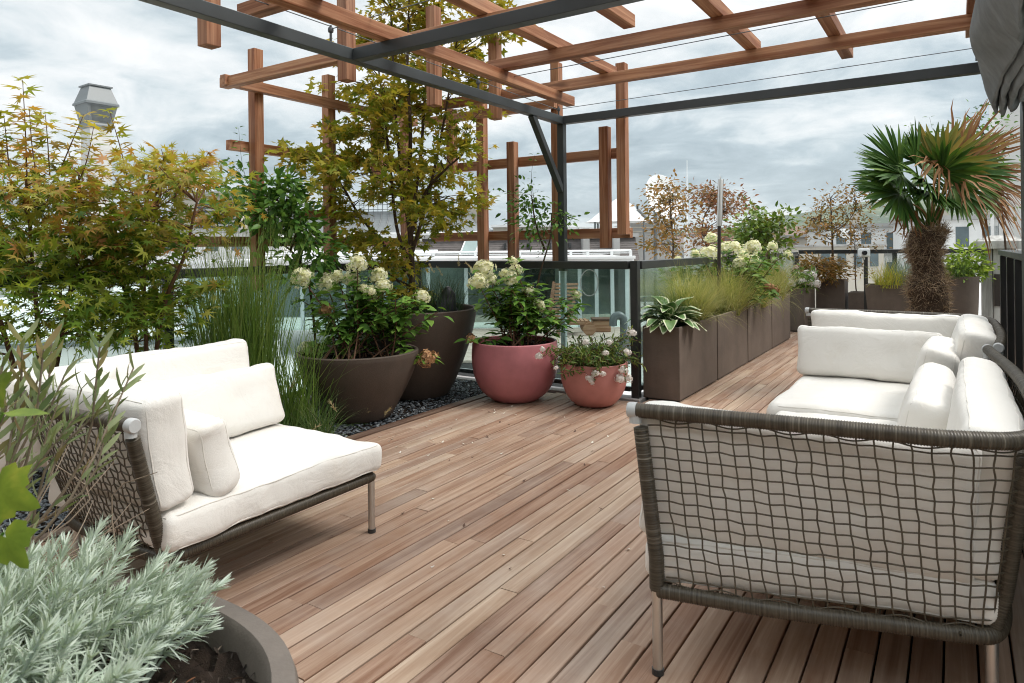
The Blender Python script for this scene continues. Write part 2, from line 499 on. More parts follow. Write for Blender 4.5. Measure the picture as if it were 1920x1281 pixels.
def build_deck():
    mb = MB()
    pitch, gap = 0.083, 0.0065
    k = 0
    x = DECK_L
    while x < DECK_R - 0.02:
        y = -1.6 - rnd.random() * 1.5
        far = 11.35
        while y < far:
            L = rnd.choice([0.9, 1.2, 1.5, 1.8, 2.1, 2.4])
            y1 = min(y + L, far)
            lo = y
            if x < -2.0:                               # the balustrade corner cuts the deck off here
                y1 = min(y1, 4.93 if x < -2.05 else far)
            if y1 > lo + 0.05:
                dz = rnd.uniform(-0.0012, 0.0012); tl = rnd.uniform(-0.0006, 0.0006)
                a, b = (x, lo + 0.001, -0.024), (x + pitch - gap, y1 - 0.001, dz)
                ch = 0.0022
                x0, x1 = a[0], b[0]
                V, P = [], [(x0, -0.024), (x0, -ch + dz), (x0 + ch, dz + tl), (x1 - ch, dz - tl), (x1, -ch + dz), (x1, -0.024)]
                for yy in (a[1], b[1]):
                    for px_, pz_ in P: V.append((px_, yy, pz_))
                mb.add(V, [(i, i + 6, i + 7, i + 1) for i in range(5)])
                mb.addf([(0, 1, 2, 3, 4, 5)], mb.n - 12); mb.addf([(11, 10, 9, 8, 7, 6)], mb.n - 12)
            y += L
        x += pitch
    tag(mb.build("terrace_deck", M['deck']), kind='structure')
    # dark sub-floor seen through the joints, fascia of the terrace, bed under the pots
    tag(MB().box((-4.44, -2, -0.32), (0.46, 5.08, -0.03)).box((-2.16, 5.08, -0.32), (0.46, 11.5, -0.03)).build(
        "terrace_slab", m_plain("dark_subfloor", (0.02, 0.018, 0.016), 0.9)), kind='structure')
    tag(MB().box((-4.40, -2, -0.028), (-3.28, 4.99, -0.012)).build("planting_bed", M['soil']), kind='structure')
    tag(MB().box((-3.275, -1.6, -0.03), (-3.20, 4.93, 0.004)).build(
        "deck_edge", m_wood("dark_edge_wood", 1, [(0.12, 0.065, 0.045), (0.16, 0.09, 0.06)], 0.6, True, 0.1)), kind='structure')
    tag(MB().box((-4.47, -2, -0.05), (-4.30, 5.09, 0.035)).box((-4.30, 4.96, -0.05), (-2.06, 5.09, 0.012)).box((-2.16, 5.09, -0.05), (-2.08, 11.5, 0.012)).build(
        "terrace_kerb", m_plain("pale_kerb", (0.42, 0.40, 0.39), 0.8, 0, 0.1), bevel=0.006), kind='structure')
    # slate chippings
    rg = np.random.default_rng(3)
    n = 9500
    P = np.stack([rg.uniform(-4.30, -3.285, n), rg.uniform(1.2, 4.97, n), rg.uniform(-0.012, 0.008, n)], 1)
    oct_v = np.array([(1, 0, 0), (-1, 0, 0), (0, 1, 0), (0, -1, 0), (0, 0, 1), (0, 0, -1)], float)
    oct_f = np.array([(0, 2, 4), (2, 1, 4), (1, 3, 4), (3, 0, 4), (2, 0, 5), (1, 2, 5), (3, 1, 5), (0, 3, 5)])
    sc = rg.uniform(0.006, 0.016, (n, 1, 3)) * np.array([1.25, 0.9, 0.5])
    th = rg.uniform(0, 6.28, n); tl = rg.normal(0, 0.45, n)
    Rz = np.zeros((n, 3, 3)); Rz[:, 0, 0] = np.cos(th); Rz[:, 0, 1] = -np.sin(th); Rz[:, 1, 0] = np.sin(th); Rz[:, 1, 1] = np.cos(th); Rz[:, 2, 2] = 1
    Rx = np.zeros((n, 3, 3)); Rx[:, 0, 0] = 1; Rx[:, 1, 1] = np.cos(tl); Rx[:, 1, 2] = -np.sin(tl); Rx[:, 2, 1] = np.sin(tl); Rx[:, 2, 2] = np.cos(tl)
    R = Rz @ Rx
    V = np.einsum('nij,nkj->nki', R, oct_v[None] * sc * rg.uniform(0.7, 1.3, (n, 6, 1))) + P[:, None, :]
    F = oct_f[None] + (np.arange(n) * 6)[:, None, None]
    t = NT("slate_chippings")
    c = t.ramp(t.island(), [(0, (0.03, 0.035, 0.042)), (0.5, (0.085, 0.098, 0.112)), (0.8, (0.15, 0.165, 0.18)), (1, (0.26, 0.28, 0.29))])
    tag(MB().add(V.reshape(-1, 3), F.reshape(-1, 3)).build("gravel", t.done(t.principled(c, 0.6))), kind='stuff',
        label="blue grey slate chippings around the dark pots")
    # petals and dry leaf bits on the boards
    mb = MB(); n = 110
    for i in range(n):
        x, y = -3.15 + 2.4 * rg.uniform() ** 1.6, rg.uniform(1.9, 5.0)
        s = rg.uniform(0.006, 0.014); a = rg.uniform(0, 6.28)
        d = np.array([math.cos(a), math.sin(a), 0.15]) * s; e = np.array([-math.sin(a), math.cos(a), 0.2]) * s * 0.6
        c0 = np.array([x, y, 0.004])
        mb.add([c0 - d, c0 + e, c0 + d + (0, 0, s * 0.5), c0 - e], [(0, 1, 2, 3)])
    t = NT("fallen_petals")
    c = t.ramp(t.island(), [(0.0, (0.72, 0.68, 0.58)), (0.5, (0.70, 0.66, 0.60)), (0.55, (0.10, 0.05, 0.03)), (1, (0.30, 0.14, 0.05))], 'CONSTANT')
    tag(mb.build("fallen_petals", t.done(t.principled(c, 0.7))), kind='stuff', label="fallen petals and leaf bits on the deck boards")


build_deck()


# ------------------------------------------------------------------ balustrades
RT = 1.085                                                  # top of the handrail


def balustrade():
    t = thing("glass_railing", "dark framed glass balustrade behind the pots, turning along the brown box planters", "railing", (-4.35, 5.03, 0))
    def rail(p, q):
        MB().bar((*p, RT - 0.032), (*q, RT - 0.032), 0.085, 0.064).build("handrail", M['rail'], t, bevel=0.004)
        MB().bar((*p, 0.075), (*q, 0.075), 0.04, 0.035).build("bottom_rail", M['rail'], t, bevel=0.002)
    rail((-4.35, -1.0), (-4.35, 5.0)); rail((-4.307, 5.03), (-2.158, 5.03)); rail((-2.115, 5.073), (-2.115, 11.45))
    for x, y in ((-4.35, 0.9), (-4.35, 2.527), (-4.35, 4.2), (-4.35, 5.03), (-2.115, 5.03), (-2.115, 7.2), (-2.115, 9.4)):
        w = 0.03 if (x, y) != (-2.115, 5.03) else 0.031
        MB().box((x - w, y - w, -0.02), (x + w, y + w, RT - (0.064 if (x, y) != (-2.115, 5.03) else -0.002))).build("post", M['rail'], t, bevel=0.003)
    for a, b in (((-4.354, 0.94), (-4.346, 2.49)), ((-4.354, 2.565), (-4.346, 4.165)), ((-4.354, 4.235), (-4.346, 4.99)),
                 ((-4.31, 5.026), (-3.24, 5.034)), ((-3.22, 5.026), (-2.155, 5.034)),
                 ((-2.119, 5.07), (-2.111, 7.16)), ((-2.119, 7.24), (-2.111, 9.36)), ((-2.119, 9.44), (-2.111, 11.4))):
        MB().box((*a, 0.095), (*b, RT - 0.066)).build("glass_pane", M['glass'], t)
    f = thing("end_railing", "dark metal railing closing the far end of the terrace behind the palm", "railing", (-2.0, 11.5, 0))
    MB().bar((-2.07, 11.5, RT), (0.62, 11.5, RT), 0.085, 0.06).build("handrail", M['rail'], f, bevel=0.004)
    MB().bar((-2.07, 11.5, 0.1), (0.62, 11.5, 0.1), 0.04, 0.04).build("bottom_rail", M['rail'], f)
    for x in (-2.1, -0.75, 0.58):
        MB().box((x - 0.03, 11.47, -0.3), (x + 0.03, 11.53, RT - 0.03)).build("post", M['rail'], f)
    r = thing("side_railing", "black slatted railing with dark glass beside the sofa", "railing", (0.42, 4.0, 0))
    MB().bar((0.43, 1.6, 1.10), (0.43, 8.55, 1.10), 0.13, 0.05).build("handrail", M['steel'], r, bevel=0.004)
    for y in (2.0, 3.4, 4.62, 5.28, 6.2, 7.1, 8.1):
        MB().box((0.36, y - 0.05, -0.02), (0.46, y + 0.05, 1.074)).build("post", M['rail'], r, bevel=0.003)
    for y0, y1 in ((2.06, 3.34), (3.46, 4.56), (4.68, 5.22), (5.34, 6.14), (6.26, 7.04), (7.16, 8.04)):
        MB().box((0.405, y0, 0.06), (0.413, y1, 1.06)).build("glass_pane", m_dark_glass, r)
    MB().bar((0.41, 1.6, 0.03), (0.41, 8.5, 0.03), 0.05, 0.05).build("bottom_rail", M['rail'], r)


m_dark_glass = m_plain("dark_green_glass", (0.018, 0.040, 0.032), 0.08, 0, 0.2, 2, 0.0, 0.6)
balustrade()


# ------------------------------------------------------------------ pergola
def pergola():
    t = thing("pergola", "grey steel pergola with cedar rafters, battens and open trellis over the terrace", "pergola", (-2.75, 4.98, 0))
    S, h = M['steel'], 0.065
    zt = 2.308
    zb = zt - h / 2
    MB().bar((-2.80, 0.2, zb), (-2.80, 5.138, zb), h, h).build("steel_beam", S, t, bevel=0.003)
    MB().bar((-2.767, 2.71, zb), (0.44, 2.71, zb), h, h).build("steel_beam", S, t, bevel=0.003)
    MB().bar((-2.767, 5.105, zb), (0.20, 5.105, zb), h, h).build("steel_beam", S, t, bevel=0.003)
    MB().box((-2.83, 5.078, 1.0), (-2.77, 5.136, zt - h)).build("steel_post", S, t, bevel=0.003)
    MB().box((-2.822, 5.092, -0.25), (-2.778, 5.128, 0.998)).build("post_foot", m_plain("pale_lower_post", (0.46, 0.53, 0.54), 0.5), t, bevel=0.003)  # lower part of the post, paler and thinner than the steel above
    MB().box((0.33, 4.86, -0.02), (0.45, 5.06, 2.75)).build("steel_post", S, t, bevel=0.003)
    MB().bar((-2.80, 4.62, 2.25), (-2.80, 5.085, 1.68), 0.05, 0.05, (1, 0, 0)).build("brace", S, t, bevel=0.003)
    w = 0.072
    def wb(name, p, q, ax, ww=w, hh=w, up=(0, 0, 1)):
        return MB().bar(p, q, ww, hh, up).build(name, M['wood_' + ax], t, bevel=0.003)
    z1 = zt + w / 2 + 0.001                                  # longitudinal timber on the steel
    z2, z3 = z1 + w + 0.001, z1 + 2 * w + 0.002              # rafters, battens on top
    wb("timber_beam", (-2.53, 0.3, z1), (-2.53, 4.77, z1), 'y')
    for u, x0, x1 in ((1.36, -3.05, 0.2), (2.19, -3.05, 0.2), (3.03, -4.45, 0.2), (3.79, -2.62, 0.2), (4.54, -4.43, 0.16)):
        wb("rafter", (x0, u, z2), (x1, u, z2), 'x')
    for x, u0, u1 in ((-2.12, 1.9, 4.66), (-1.56, 1.2, 3.67), (-1.085, 1.3, 4.62), (-0.60, 1.3, 5.12), (0.10, 1.3, 5.04), (-0.05, 0.9, 2.4)):
        wb("batten", (x, u0, z3), (x, u1, z3), 'y')
    for u, zl, zh in ((2.0, 2.20, 2.90), (2.90, 2.21, 2.89), (3.72, 2.20, 2.89), (4.48, 2.22, 2.87)):
        wb("hanging_batten", (-3.05, u, zl), (-3.05, u, zh), 'z', 0.078, 0.078, (0, 1, 0))
    # trellis along the left balustrade and along the far one
    X, Y, q = -4.45, 5.26, 0.08
    for u, zl, zh in ((3.30, 0.9, 2.73), (4.02, 0.9, 2.68), (4.59, 1.78, 2.62), (4.98, 1.0, 2.75)):
        wb("trellis_post", (X, u, zl), (X, u, zh), 'z', q, q, (0, 1, 0))
    for v, zl, zh in ((-4.10, 1.93, 2.55), (-3.74, 1.02, 2.78), (-3.40, 1.02, 2.17), (-2.93, 1.02, 2.82), (-2.47, 1.19, 2.21), (-2.31, 1.30, 2.72)):
        wb("trellis_post", (v, Y, zl), (v, Y, zh), 'z', q, q, (0, 1, 0))
    b = 0.06
    xo, yo = X - q / 2 - b / 2 - 0.002, Y + q / 2 + b / 2 + 0.002
    xi, yi = X + q / 2 + b / 2 + 0.002, Y - q / 2 - b / 2 - 0.002
    wb("trellis_rail", (xi, 2.97, 2.425), (xi, 5.05, 2.425), 'y', b, 0.075)
    wb("trellis_rail", (xo, 3.11, 1.99), (xo, 4.95, 1.99), 'y', b, 0.075)
    wb("trellis_rail", (xo, 3.78, 1.50), (xo, 4.35, 1.50), 'y', b, 0.075)
    wb("trellis_rail", (xo, 2.55, 1.27), (xo, 5.20, 1.27), 'y', b, 0.075)
    wb("trellis_rail", (-4.40, yo, 1.99), (-2.30, yo, 1.99), 'x', b, 0.085)
    wb("trellis_rail", (-4.40, yo, 1.315), (-2.27, yo, 1.315), 'x', b, 0.085)
    wb("trellis_rail", (-4.40, yi, 2.45), (-2.9, yi, 2.45), 'x', b, 0.075)
    # awning wires
    for p, q_ in (((-2.80, 1.0, 2.40), (-2.80, 2.55, 2.40)), ((-2.80, 2.55, 2.385), (0.2, 2.50, 2.42)), ((-2.80, 2.6, 2.40), (-2.80, 5.06, 2.36)),
                  ((-2.77, 5.07, 2.37), (0.12, 5.05, 2.39)), ((-2.72, 3.9, 2.36), (0.17, 3.86, 2.39))):
        MB().tube([p, q_], 0.0028, 5).build("wire", M['cable'], t, smooth=True)
    for p in ((-2.80, 2.55, 2.36), (-2.80, 5.06, 2.345), (-2.80, 3.9, 2.345), (0.12, 5.05, 2.36)):
        mb = MB()
        mb.tube([(p[0], p[1], p[2] - 0.05), (p[0], p[1], p[2] + 0.045)], 0.007, 8)
        mb.lathe([(0.002, -0.016), (0.014, -0.012), (0.016, 0), (0.014, 0.012), (0.002, 0.016)], (p[0], p[1], p[2] + 0.02), 10)
        mb.build("wire_fitting", M['cable'], t, smooth=True)
    # gathered sun sail
    a = thing("sun_sail", "grey canvas sun sail drawn into hanging folds under the pergola", "awning", (0.3, 4.4, 2.5))
    prof = [(0.21, 2.95), (0.185, 2.72), (0.135, 2.5), (0.097, 2.28), (0.135, 2.13), (0.185, 2.035), (0.205, 2.0), (0.222, 2.04), (0.222, 2.3), (0.226, 2.04), (0.243, 1.985), (0.262, 2.03), (0.262, 2.3), (0.268, 2.03),
            (0.288, 1.978), (0.308, 2.03), (0.308, 2.3), (0.315, 2.03), (0.336, 1.985), (0.358, 2.03), (0.36, 2.3), (0.368, 2.05), (0.40, 2.0), (0.43, 2.06), (0.45, 2.4), (0.44, 2.95)]
    C = catmull([(x, 0, z) for x, z in prof], 6)
    nS, nU = len(C), 56
    P = []
    for s, (x, _, z) in enumerate(C):
        for i in range(nU):
            u = i / (nU - 1); y = 2.2 + 2.74 * u
            w = max(0.0, 2.95 - z) / 0.95
            nz = mnoise.noise(Vector((x * 6, y * 1.6, z * 2.2))) * 0.030 + mnoise.noise(Vector((x * 14, y * 5, z * 5))) * 0.012
            P.append((x + nz * w * 1.2 + 0.02 * w * math.sin(4 * y + 3 * z), y + (0.03 * w * (i == nU - 1)), z + nz * w * 0.8 + 0.03 * math.sin(y * 2.6 + x * 20) * (w > 0.7)))
    P = np.array(P)
    i = np.arange(nS - 1)[:, None]; j = np.arange(nU - 1)[None, :]
    F = np.stack([i * nU + j, i * nU + j + 1, (i + 1) * nU + j + 1, (i + 1) * nU + j], -1).reshape(-1, 4)
    o = MB().add(P, F).build("canvas", M['awning'], a, smooth=True, angle=0)
    m = o.modifiers.new("thick", 'SOLIDIFY'); m.thickness = 0.005
    MB().bar((0.34, 2.1, 2.93), (0.34, 4.95, 2.93), 0.05, 0.05).build("carrier_bar", M['steel'], a)


pergola()


# ------------------------------------------------------------------ cushions
def cushion(label, size, loc, rot=(0, 0, 0), r=0.04, bulge=0.022, seed=0, group=None, name="back_cushion", dents=True, pinch=0.02, sag=0.0, skew=0.0):
    """boxed cushion: local x length, y height, z thickness"""
    hx, hy, hz = (s / 2 for s in size)
    def axis(h):
        k = [-h, -h + r * 0.15, -h + r * 0.4, -h + r * 0.72, -h + r]
        n = max(4, int((2 * h - 2 * r) / 0.03))
        mid = list(np.linspace(-h + r, h - r, n + 1)[1:-1]) if h > r * 1.01 else []
        return k + mid + [-q for q in k[::-1]]
    ax, ay = axis(hx), axis(hy)
    rz_ = min(r, hz * 0.98)
    az = [-hz, -hz + rz_ * 0.15, -hz + rz_ * 0.45, -hz + rz_ * 0.9, 0, hz - rz_ * 0.9, hz - rz_ * 0.45, hz - rz_ * 0.15, hz]
    idx, V, F = {}, [], []
    def vid(p):
        k = tuple(round(c, 5) for c in p)
        if k not in idx: idx[k] = len(V); V.append(p)
        return idx[k]
    for A, B, C, perm in ((ax, ay, az, (0, 1, 2)), (ay, az, ax, (1, 2, 0)), (az, ax, ay, (2, 0, 1))):
        for sgn, c in ((-1, C[0]), (1, C[-1])):
            for i in range(len(A) - 1):
                for j in range(len(B) - 1):
                    q = []
                    for a_, b_ in ((A[i], B[j]), (A[i + 1], B[j]), (A[i + 1], B[j + 1]), (A[i], B[j + 1])):
                        p = [0, 0, 0]; p[perm[0]], p[perm[1]], p[perm[2]] = a_, b_, c
                        q.append(vid(tuple(p)))
                    F.append(q if sgn > 0 else q[::-1])
    P = np.array(V)
    H = np.array([hx, hy, hz]); rr = np.array([r, r, rz_])
    inner = np.clip(P, -(H - rr), H - rr)
    D = (P - inner) / rr
    l = np.linalg.norm(D, axis=1)
    m = np.max(np.abs(D), axis=1)
    D = np.where(l[:, None] > 1e-9, D / np.maximum(l, 1e-9)[:, None] * np.minimum(1, m)[:, None], 0)
    N = D.copy()
    P = inner + D * rr
    a, b, c = P[:, 0] / hx, P[:, 1] / hy, P[:, 2] / hz
    prof = np.clip(1 - np.abs(a) ** 2.6, 0, 1) * np.clip(1 - np.abs(b) ** 2.6, 0, 1)
    P[:, 2] += np.sign(c) * np.abs(c) * bulge * 0.75 * prof
    P[:, 1] -= np.sign(b) * pinch * 0.6 * np.clip(1 - a * a, 0, 1) * np.abs(b) ** 3 * 0.6
    P[:, 0] -= np.sign(a) * pinch * np.clip(1 - b * b, 0, 1) * np.abs(a) ** 5
    P[:, 1] -= sag * np.clip(1 - a * a, 0, 1) * (b > 0) * b
    if dents:
        for q in (-0.36, 0.36):
            g = np.exp(-(((P[:, 0] - q * hx) / 0.045) ** 2 + ((P[:, 1]) / 0.035) ** 2))
            P[:, 2] -= np.sign(c) * g * 0.016
    rg = random.Random(seed)
    o1 = Vector((rg.uniform(0, 50), rg.uniform(0, 50), rg.uniform(0, 50)))
    for k in range(len(P)):
        p = Vector(P[k])
        w = mnoise.noise(Vector((p.x * 3.2, p.y * 3.6, p.z * 6)) + o1) * 0.012
        e = 1 - prof[k]
        w += mnoise.noise(Vector((p.x * 17, p.y * 15, p.z * 8)) + o1) * 0.0065 * e
        w += mnoise.noise(Vector((p.x * 8, p.y * 2.5, p.z * 3)) + o1 * 2) * 0.006
        P[k] += w * (N[k] if l[k] > 1e-6 else np.array([0, 0, np.sign(c[k])]))
    P[:, 1] += skew * P[:, 0] * (1 - P[:, 1] / hy) / 2
    t = thing(name, label, "cushion", loc, 0, group)
    t.matrix_basis = Matrix.Translation(Vector(loc)) @ Matrix.Rotation(rot[2], 4, 'Z') @ Matrix.Rotation(rot[1], 4, 'Y') @ Matrix.Rotation(rot[0], 4, 'X')
    cover = MB().add(P, F).build("cover", M['fabric'], t, smooth=True, world=False, angle=0)
    # the two sewn edges
    rk = r * 0.70
    for sg in (-1, 1):
        L = []
        cx, cy = hx - r, hy - r
        for q0, (sx, sy) in enumerate(((1, 1), (-1, 1), (-1, -1), (1, -1))):
            for th in np.linspace(q0 * math.pi / 2, (q0 + 1) * math.pi / 2, 5):
                L.append((sx * cx + rk * math.cos(th), sy * cy + rk * math.sin(th), sg * (hz - rz_ + rz_ * 0.70)))
        L.append(L[0])
        Q, _ = resample(L, n=90); Q = Q[:-1]
        aa, bb = Q[:, 0] / hx, Q[:, 1] / hy
        Q[:, 1] -= np.sign(bb) * pinch * 0.6 * np.clip(1 - aa * aa, 0, 1) * np.abs(bb) ** 3 * 0.6
        Q[:, 0] -= np.sign(aa) * pinch * np.clip(1 - bb * bb, 0, 1) * np.abs(aa) ** 5
        Q[:, 1] -= sag * np.clip(1 - aa * aa, 0, 1) * (bb > 0) * bb
        for k in range(len(Q)):
            n = Q[k] - np.clip(Q[k], -(H - rr), H - rr); n /= np.linalg.norm(n)
            p = Vector(Q[k])
            w = mnoise.noise(Vector((p.x * 3.2, p.y * 3.6, p.z * 6)) + o1) * 0.012 + mnoise.noise(Vector((p.x * 17, p.y * 15, p.z * 8)) + o1) * 0.0045
            w += mnoise.noise(Vector((p.x * 8, p.y * 2.5, p.z * 3)) + o1 * 2) * 0.006
            Q[k] += n * (w + 0.0003)
        Q[:, 1] += skew * Q[:, 0] * (1 - Q[:, 1] / hy) / 2
        MB().tube(Q, 0.0026, 6, closed=True).build("seam", M['seam'], t, smooth=True, world=False)
    return t


# ------------------------------------------------------------------ woven sofas
def wrapped(P, r=0.0205, pitch=0.0066, seg=14, a0=0.0):
    Q, s = resample(P, step=pitch / 3)
    rr = r + 0.0013 * np.cos(s / pitch * 2 * math.pi)
    rr[0] = rr[-1] = r * 0.8
    mb = MB(); mb.tube(Q, rr, seg, a0=a0)
    return mb


def sofa(label, base, top, legs, floor_rail, nx, nz, seed, inner_corner=None, zigk=1.0, jit=1.0, corner_at=4):
    """base / top: plan curves (x, y, z) of the woven back, from one end to the other"""
    rg = np.random.default_rng(seed)
    Bc, Tc = catmull(base, 10), catmull(top, 10)
    t = thing("sofa_frame", label, "sofa", (*base[0][:2], 0))
    tr_ = wrapped(Tc).build("top_rail", M['wicker'], t, smooth=True, angle=0)
    wrapped(list(Bc) + [V3(inner_corner), V3(base[0])] if inner_corner is not None else Bc, a0=3.3).build("base_rail", M['wicker'], t, smooth=True, angle=0)
    # uprights: both ends and the corner
    n = len(Bc)
    sB = np.concatenate([[0], np.cumsum(np.linalg.norm(np.diff(Bc, axis=0), axis=1))]); sB /= sB[-1]
    sT = np.concatenate([[0], np.cumsum(np.linalg.norm(np.diff(Tc, axis=0), axis=1))]); sT /= sT[-1]
    tt = np.linspace(0, 1, 400)
    # couple the two curves by control-point index so that the corner of one meets the corner of the other
    iB = np.interp(np.linspace(0, 1, 400), np.linspace(0, 1, n), np.arange(n))
    lookB = np.stack([np.interp(iB, np.arange(n), Bc[:, k]) for k in range(3)], 1)
    nT = len(Tc)
    iT = np.interp(np.linspace(0, 1, 400), np.linspace(0, 1, nT), np.arange(nT))
    lookT = np.stack([np.interp(iT, np.arange(nT), Tc[:, k]) for k in range(3)], 1)
    # arc-length even parameter
    mid = (lookB + lookT) / 2
    sm = np.concatenate([[0], np.cumsum(np.linalg.norm(np.diff(mid, axis=0), axis=1))]); tot = sm[-1]; sm /= tot
    def surf(s, h):
        q = np.interp(s, sm, np.linspace(0, 399, 400))
        b = np.array([np.interp(q, np.arange(400), lookB[:, k]) for k in range(3)])
        p = np.array([np.interp(q, np.arange(400), lookT[:, k]) for k in range(3)])
        c = b + (p - b) * h
        return c
    for lg in legs:
        x, y, s_up = lg
        if s_up == 'corner': s_up = float(sm[int(round(corner_at / (len(base) - 1) * 399))])
        lg_ = MB().tube([(x, y, 0.012), (x, y, 0.245)], 0.0145, 16).build("leg", M['alu'], t, smooth=True)
        MB().tube([(x, y, 0.0), (x, y, 0.016)], 0.017, 16).build("foot_glide", M['rail'], lg_, smooth=True)
        if s_up is not None:
            h = np.linspace(0.0, 1, 12)
            P = np.array([surf(s_up, q) for q in h]); P[0] = (x, y, 0.235); P[1] = P[0] + (P[2] - P[0]) * 0.5
            wrapped(P[:-1], a0=7.0).build("upright", M['wicker'], t, smooth=True, angle=0)
    for s in (0, 1):
        p = surf(s, 1); q = surf(0.02 if s == 0 else 0.98, 1)
        d = (p - q) / np.linalg.norm(p - q)
        mb = MB(); mb.tube([p - d * 0.004, p + d * 0.016, p + d * 0.022], [0.0225, 0.0225, 0.019], 20); mb.tube([p + (0, 0, -0.035), p], 0.0175, 14)
        mb.build("end_cap", M['cap'], tr_, smooth=True)
    # webbing: wavering uprights and rows
    mbv = MB()
    hs = np.linspace(0.02, 0.985, nz + 2)
    ss = np.linspace(0.012, 0.988, nx + 2)
    js = rg.normal(0, 0.16 / nx, (nx + 2, nz + 2)); jh = rg.normal(0, 0.13 / nz, (nx + 2, nz + 2))
    zig = 0.085 / nx * zigk
    js *= jit; jh *= jit
    node = np.zeros((nx + 2, nz + 2, 3))
    tilt = 0.42 / nz * (0.25 + 0.75 * zigk)
    for i in range(nx + 2):
        for k in range(nz + 2):
            e = 0 if k in (0, nz + 1) else 1
            s = np.clip(ss[i] + e * (js[i, k] * 0.55 + zig * (1 if (i + k) % 2 else -1) * 2.2) + rg.normal(0, 0.1 / nx) * (1 - e), 0.004, 0.996)
            h = hs[k] + e * (jh[i, k] * 0.5 + tilt * 0.32 * (1 if i % 2 else -1))
            node[i, k] = surf(s, np.clip(h, 0.0, 1.0))
    for i in range(1, nx + 1):
        P, _ = resample(catmull(node[i], 4), n=(nz + 2) * 4)
        mbv.tube(P, 0.0024, 5, cap=False)
    for k in range(1, nz + 1):
        st = node[:, k].copy()
        P = catmull(st, 4)
        mbv.tube(P, 0.0024, 5, cap=False)
    for k in (0.955, 0.045):
        P = np.array([surf(s, k + 0.012 * math.sin(s * nx * 1.7)) for s in np.linspace(0.005, 0.995, nx * 3)])
        mbv.tube(P, 0.0022, 5, cap=False)
    mbv.build("webbing", M['strand'], t, smooth=True, angle=0)
    # lattice under the seat
    mb = MB()
    x0, x1 = floor_rail[0]; y0, y1 = floor_rail[1]
    for x in np.linspace(x0, x1, 14)[1:-1]: mb.tube([(x, y0, 0.246), (x, y1, 0.246)], 0.003, 5, cap=False)
    for y in np.linspace(y0, y1, 20)[1:-1]: mb.tube([(x0, y, 0.250), (x1, y, 0.250)], 0.003, 5, cap=False)
    mb.build("seat_webbing", M['strand'], t, smooth=True, angle=0)
    return t


ZB, ZT = 0.235, 0.735
# near sofa on the right
sofa("woven resin sofa frame standing closest, its curved mesh back to the viewer", 
     [(-0.712, 1.825, ZB), (-0.42, 1.885, ZB), (-0.16, 1.965, ZB), (0.0, 2.012, ZB), (0.078, 2.075, ZB), (0.098, 2.32, ZB), (0.10, 2.9, ZB), (0.08, 3.56, ZB)],
     [(-0.767, 1.815, ZT), (-0.467, 1.862, ZT), (-0.20, 1.897, ZT), (0.0, 1.927, ZT), (0.145, 2.025, ZT), (0.185, 2.35, ZT), (0.18, 2.9, ZT), (0.115, 3.60, ZT)],
     [(-0.712, 1.825, 0.004), (0.066, 2.06, 'corner'), (0.08, 3.56, 0.996), (-0.727, 3.56, None)],
     ((-0.70, 0.06), (1.98, 3.55)), 62, 15, 1, inner_corner=(-0.727, 3.56, ZB), zigk=0.0, jit=0.4)
sofa("woven resin sofa frame at the far end of the daybed, below the palm",
     [(-0.83, 5.12, ZB), (-0.4, 5.12, ZB), (-0.05, 5.10, ZB), (0.08, 5.0, ZB), (0.12, 4.85, ZB), (0.13, 4.5, ZB), (0.12, 4.1, ZB), (0.10, 3.72, ZB)],
     [(-0.87, 5.16, ZT), (-0.4, 5.165, ZT), (-0.05, 5.14, ZT), (0.11, 5.06, ZT), (0.175, 4.9, ZT), (0.19, 4.5, ZT), (0.185, 4.1, ZT), (0.155, 3.69, ZT)],
     [(-0.83, 5.12, 0.004), (0.07, 5.02, 0.42), (0.10, 3.72, 0.996), (-0.83, 3.72, None)],
     ((-0.82, 0.09), (3.75, 5.10)), 46, 12, 2, inner_corner=(-0.83, 3.72, ZB))
ZC = 0.69
sofa("woven resin armchair frame beside the maples, with dark mesh sides",
     [(-2.09, 1.20, ZB), (-2.40, 1.18, ZB), (-2.68, 1.20, ZB), (-2.80, 1.29, ZB), (-2.85, 1.42, ZB), (-2.87, 1.7, ZB), (-2.87, 2.10, ZB)],
     [(-2.04, 1.07, ZC), (-2.40, 1.04, ZC), (-2.72, 1.06, ZC), (-2.90, 1.15, ZC), (-2.97, 1.32, ZC), (-2.99, 1.7, ZC), (-2.99, 2.12, ZC)],
     [(-2.09, 1.20, 0.004), (-2.77, 1.25, 0.47), (-2.87, 2.10, 0.996), (-2.09, 2.10, None)],
     ((-2.83, -2.12), (1.24, 2.07)), 58, 15, 3, zigk=0.75, jit=0.3, inner_corner=(-2.09, 2.10, ZB))

R_ = math.radians
GC = "cream canvas cushions"
# near sofa
cushion("long cream seat cushion on the closest sofa", (0.85, 1.68, 0.124), (-0.335, 2.768, 0.313), (0, 0, 0), 0.035, 0.010, 1, GC, "seat_cushion", False, skew=0.25)
cushion("upright cream cushion showing through the closest woven mesh back", (0.86, 0.385, 0.12), (-0.375, 1.985, 0.540), (R_(96), R_(1.5), R_(11.5)), 0.04, 0.012, 2, GC, dents=True)
cushion("big cream cushion leaning along the inside of the closest sofa's long side", (1.22, 0.40, 0.145), (0.055, 2.63, 0.555), (R_(82), 0, R_(-90)), 0.05, 0.02, 3, GC)
cushion("small cream cushion in front of the big one on the closest sofa", (0.98, 0.29, 0.14), (-0.10, 3.17, 0.515), (R_(76), 0, R_(-90)), 0.05, 0.025, 4, GC)
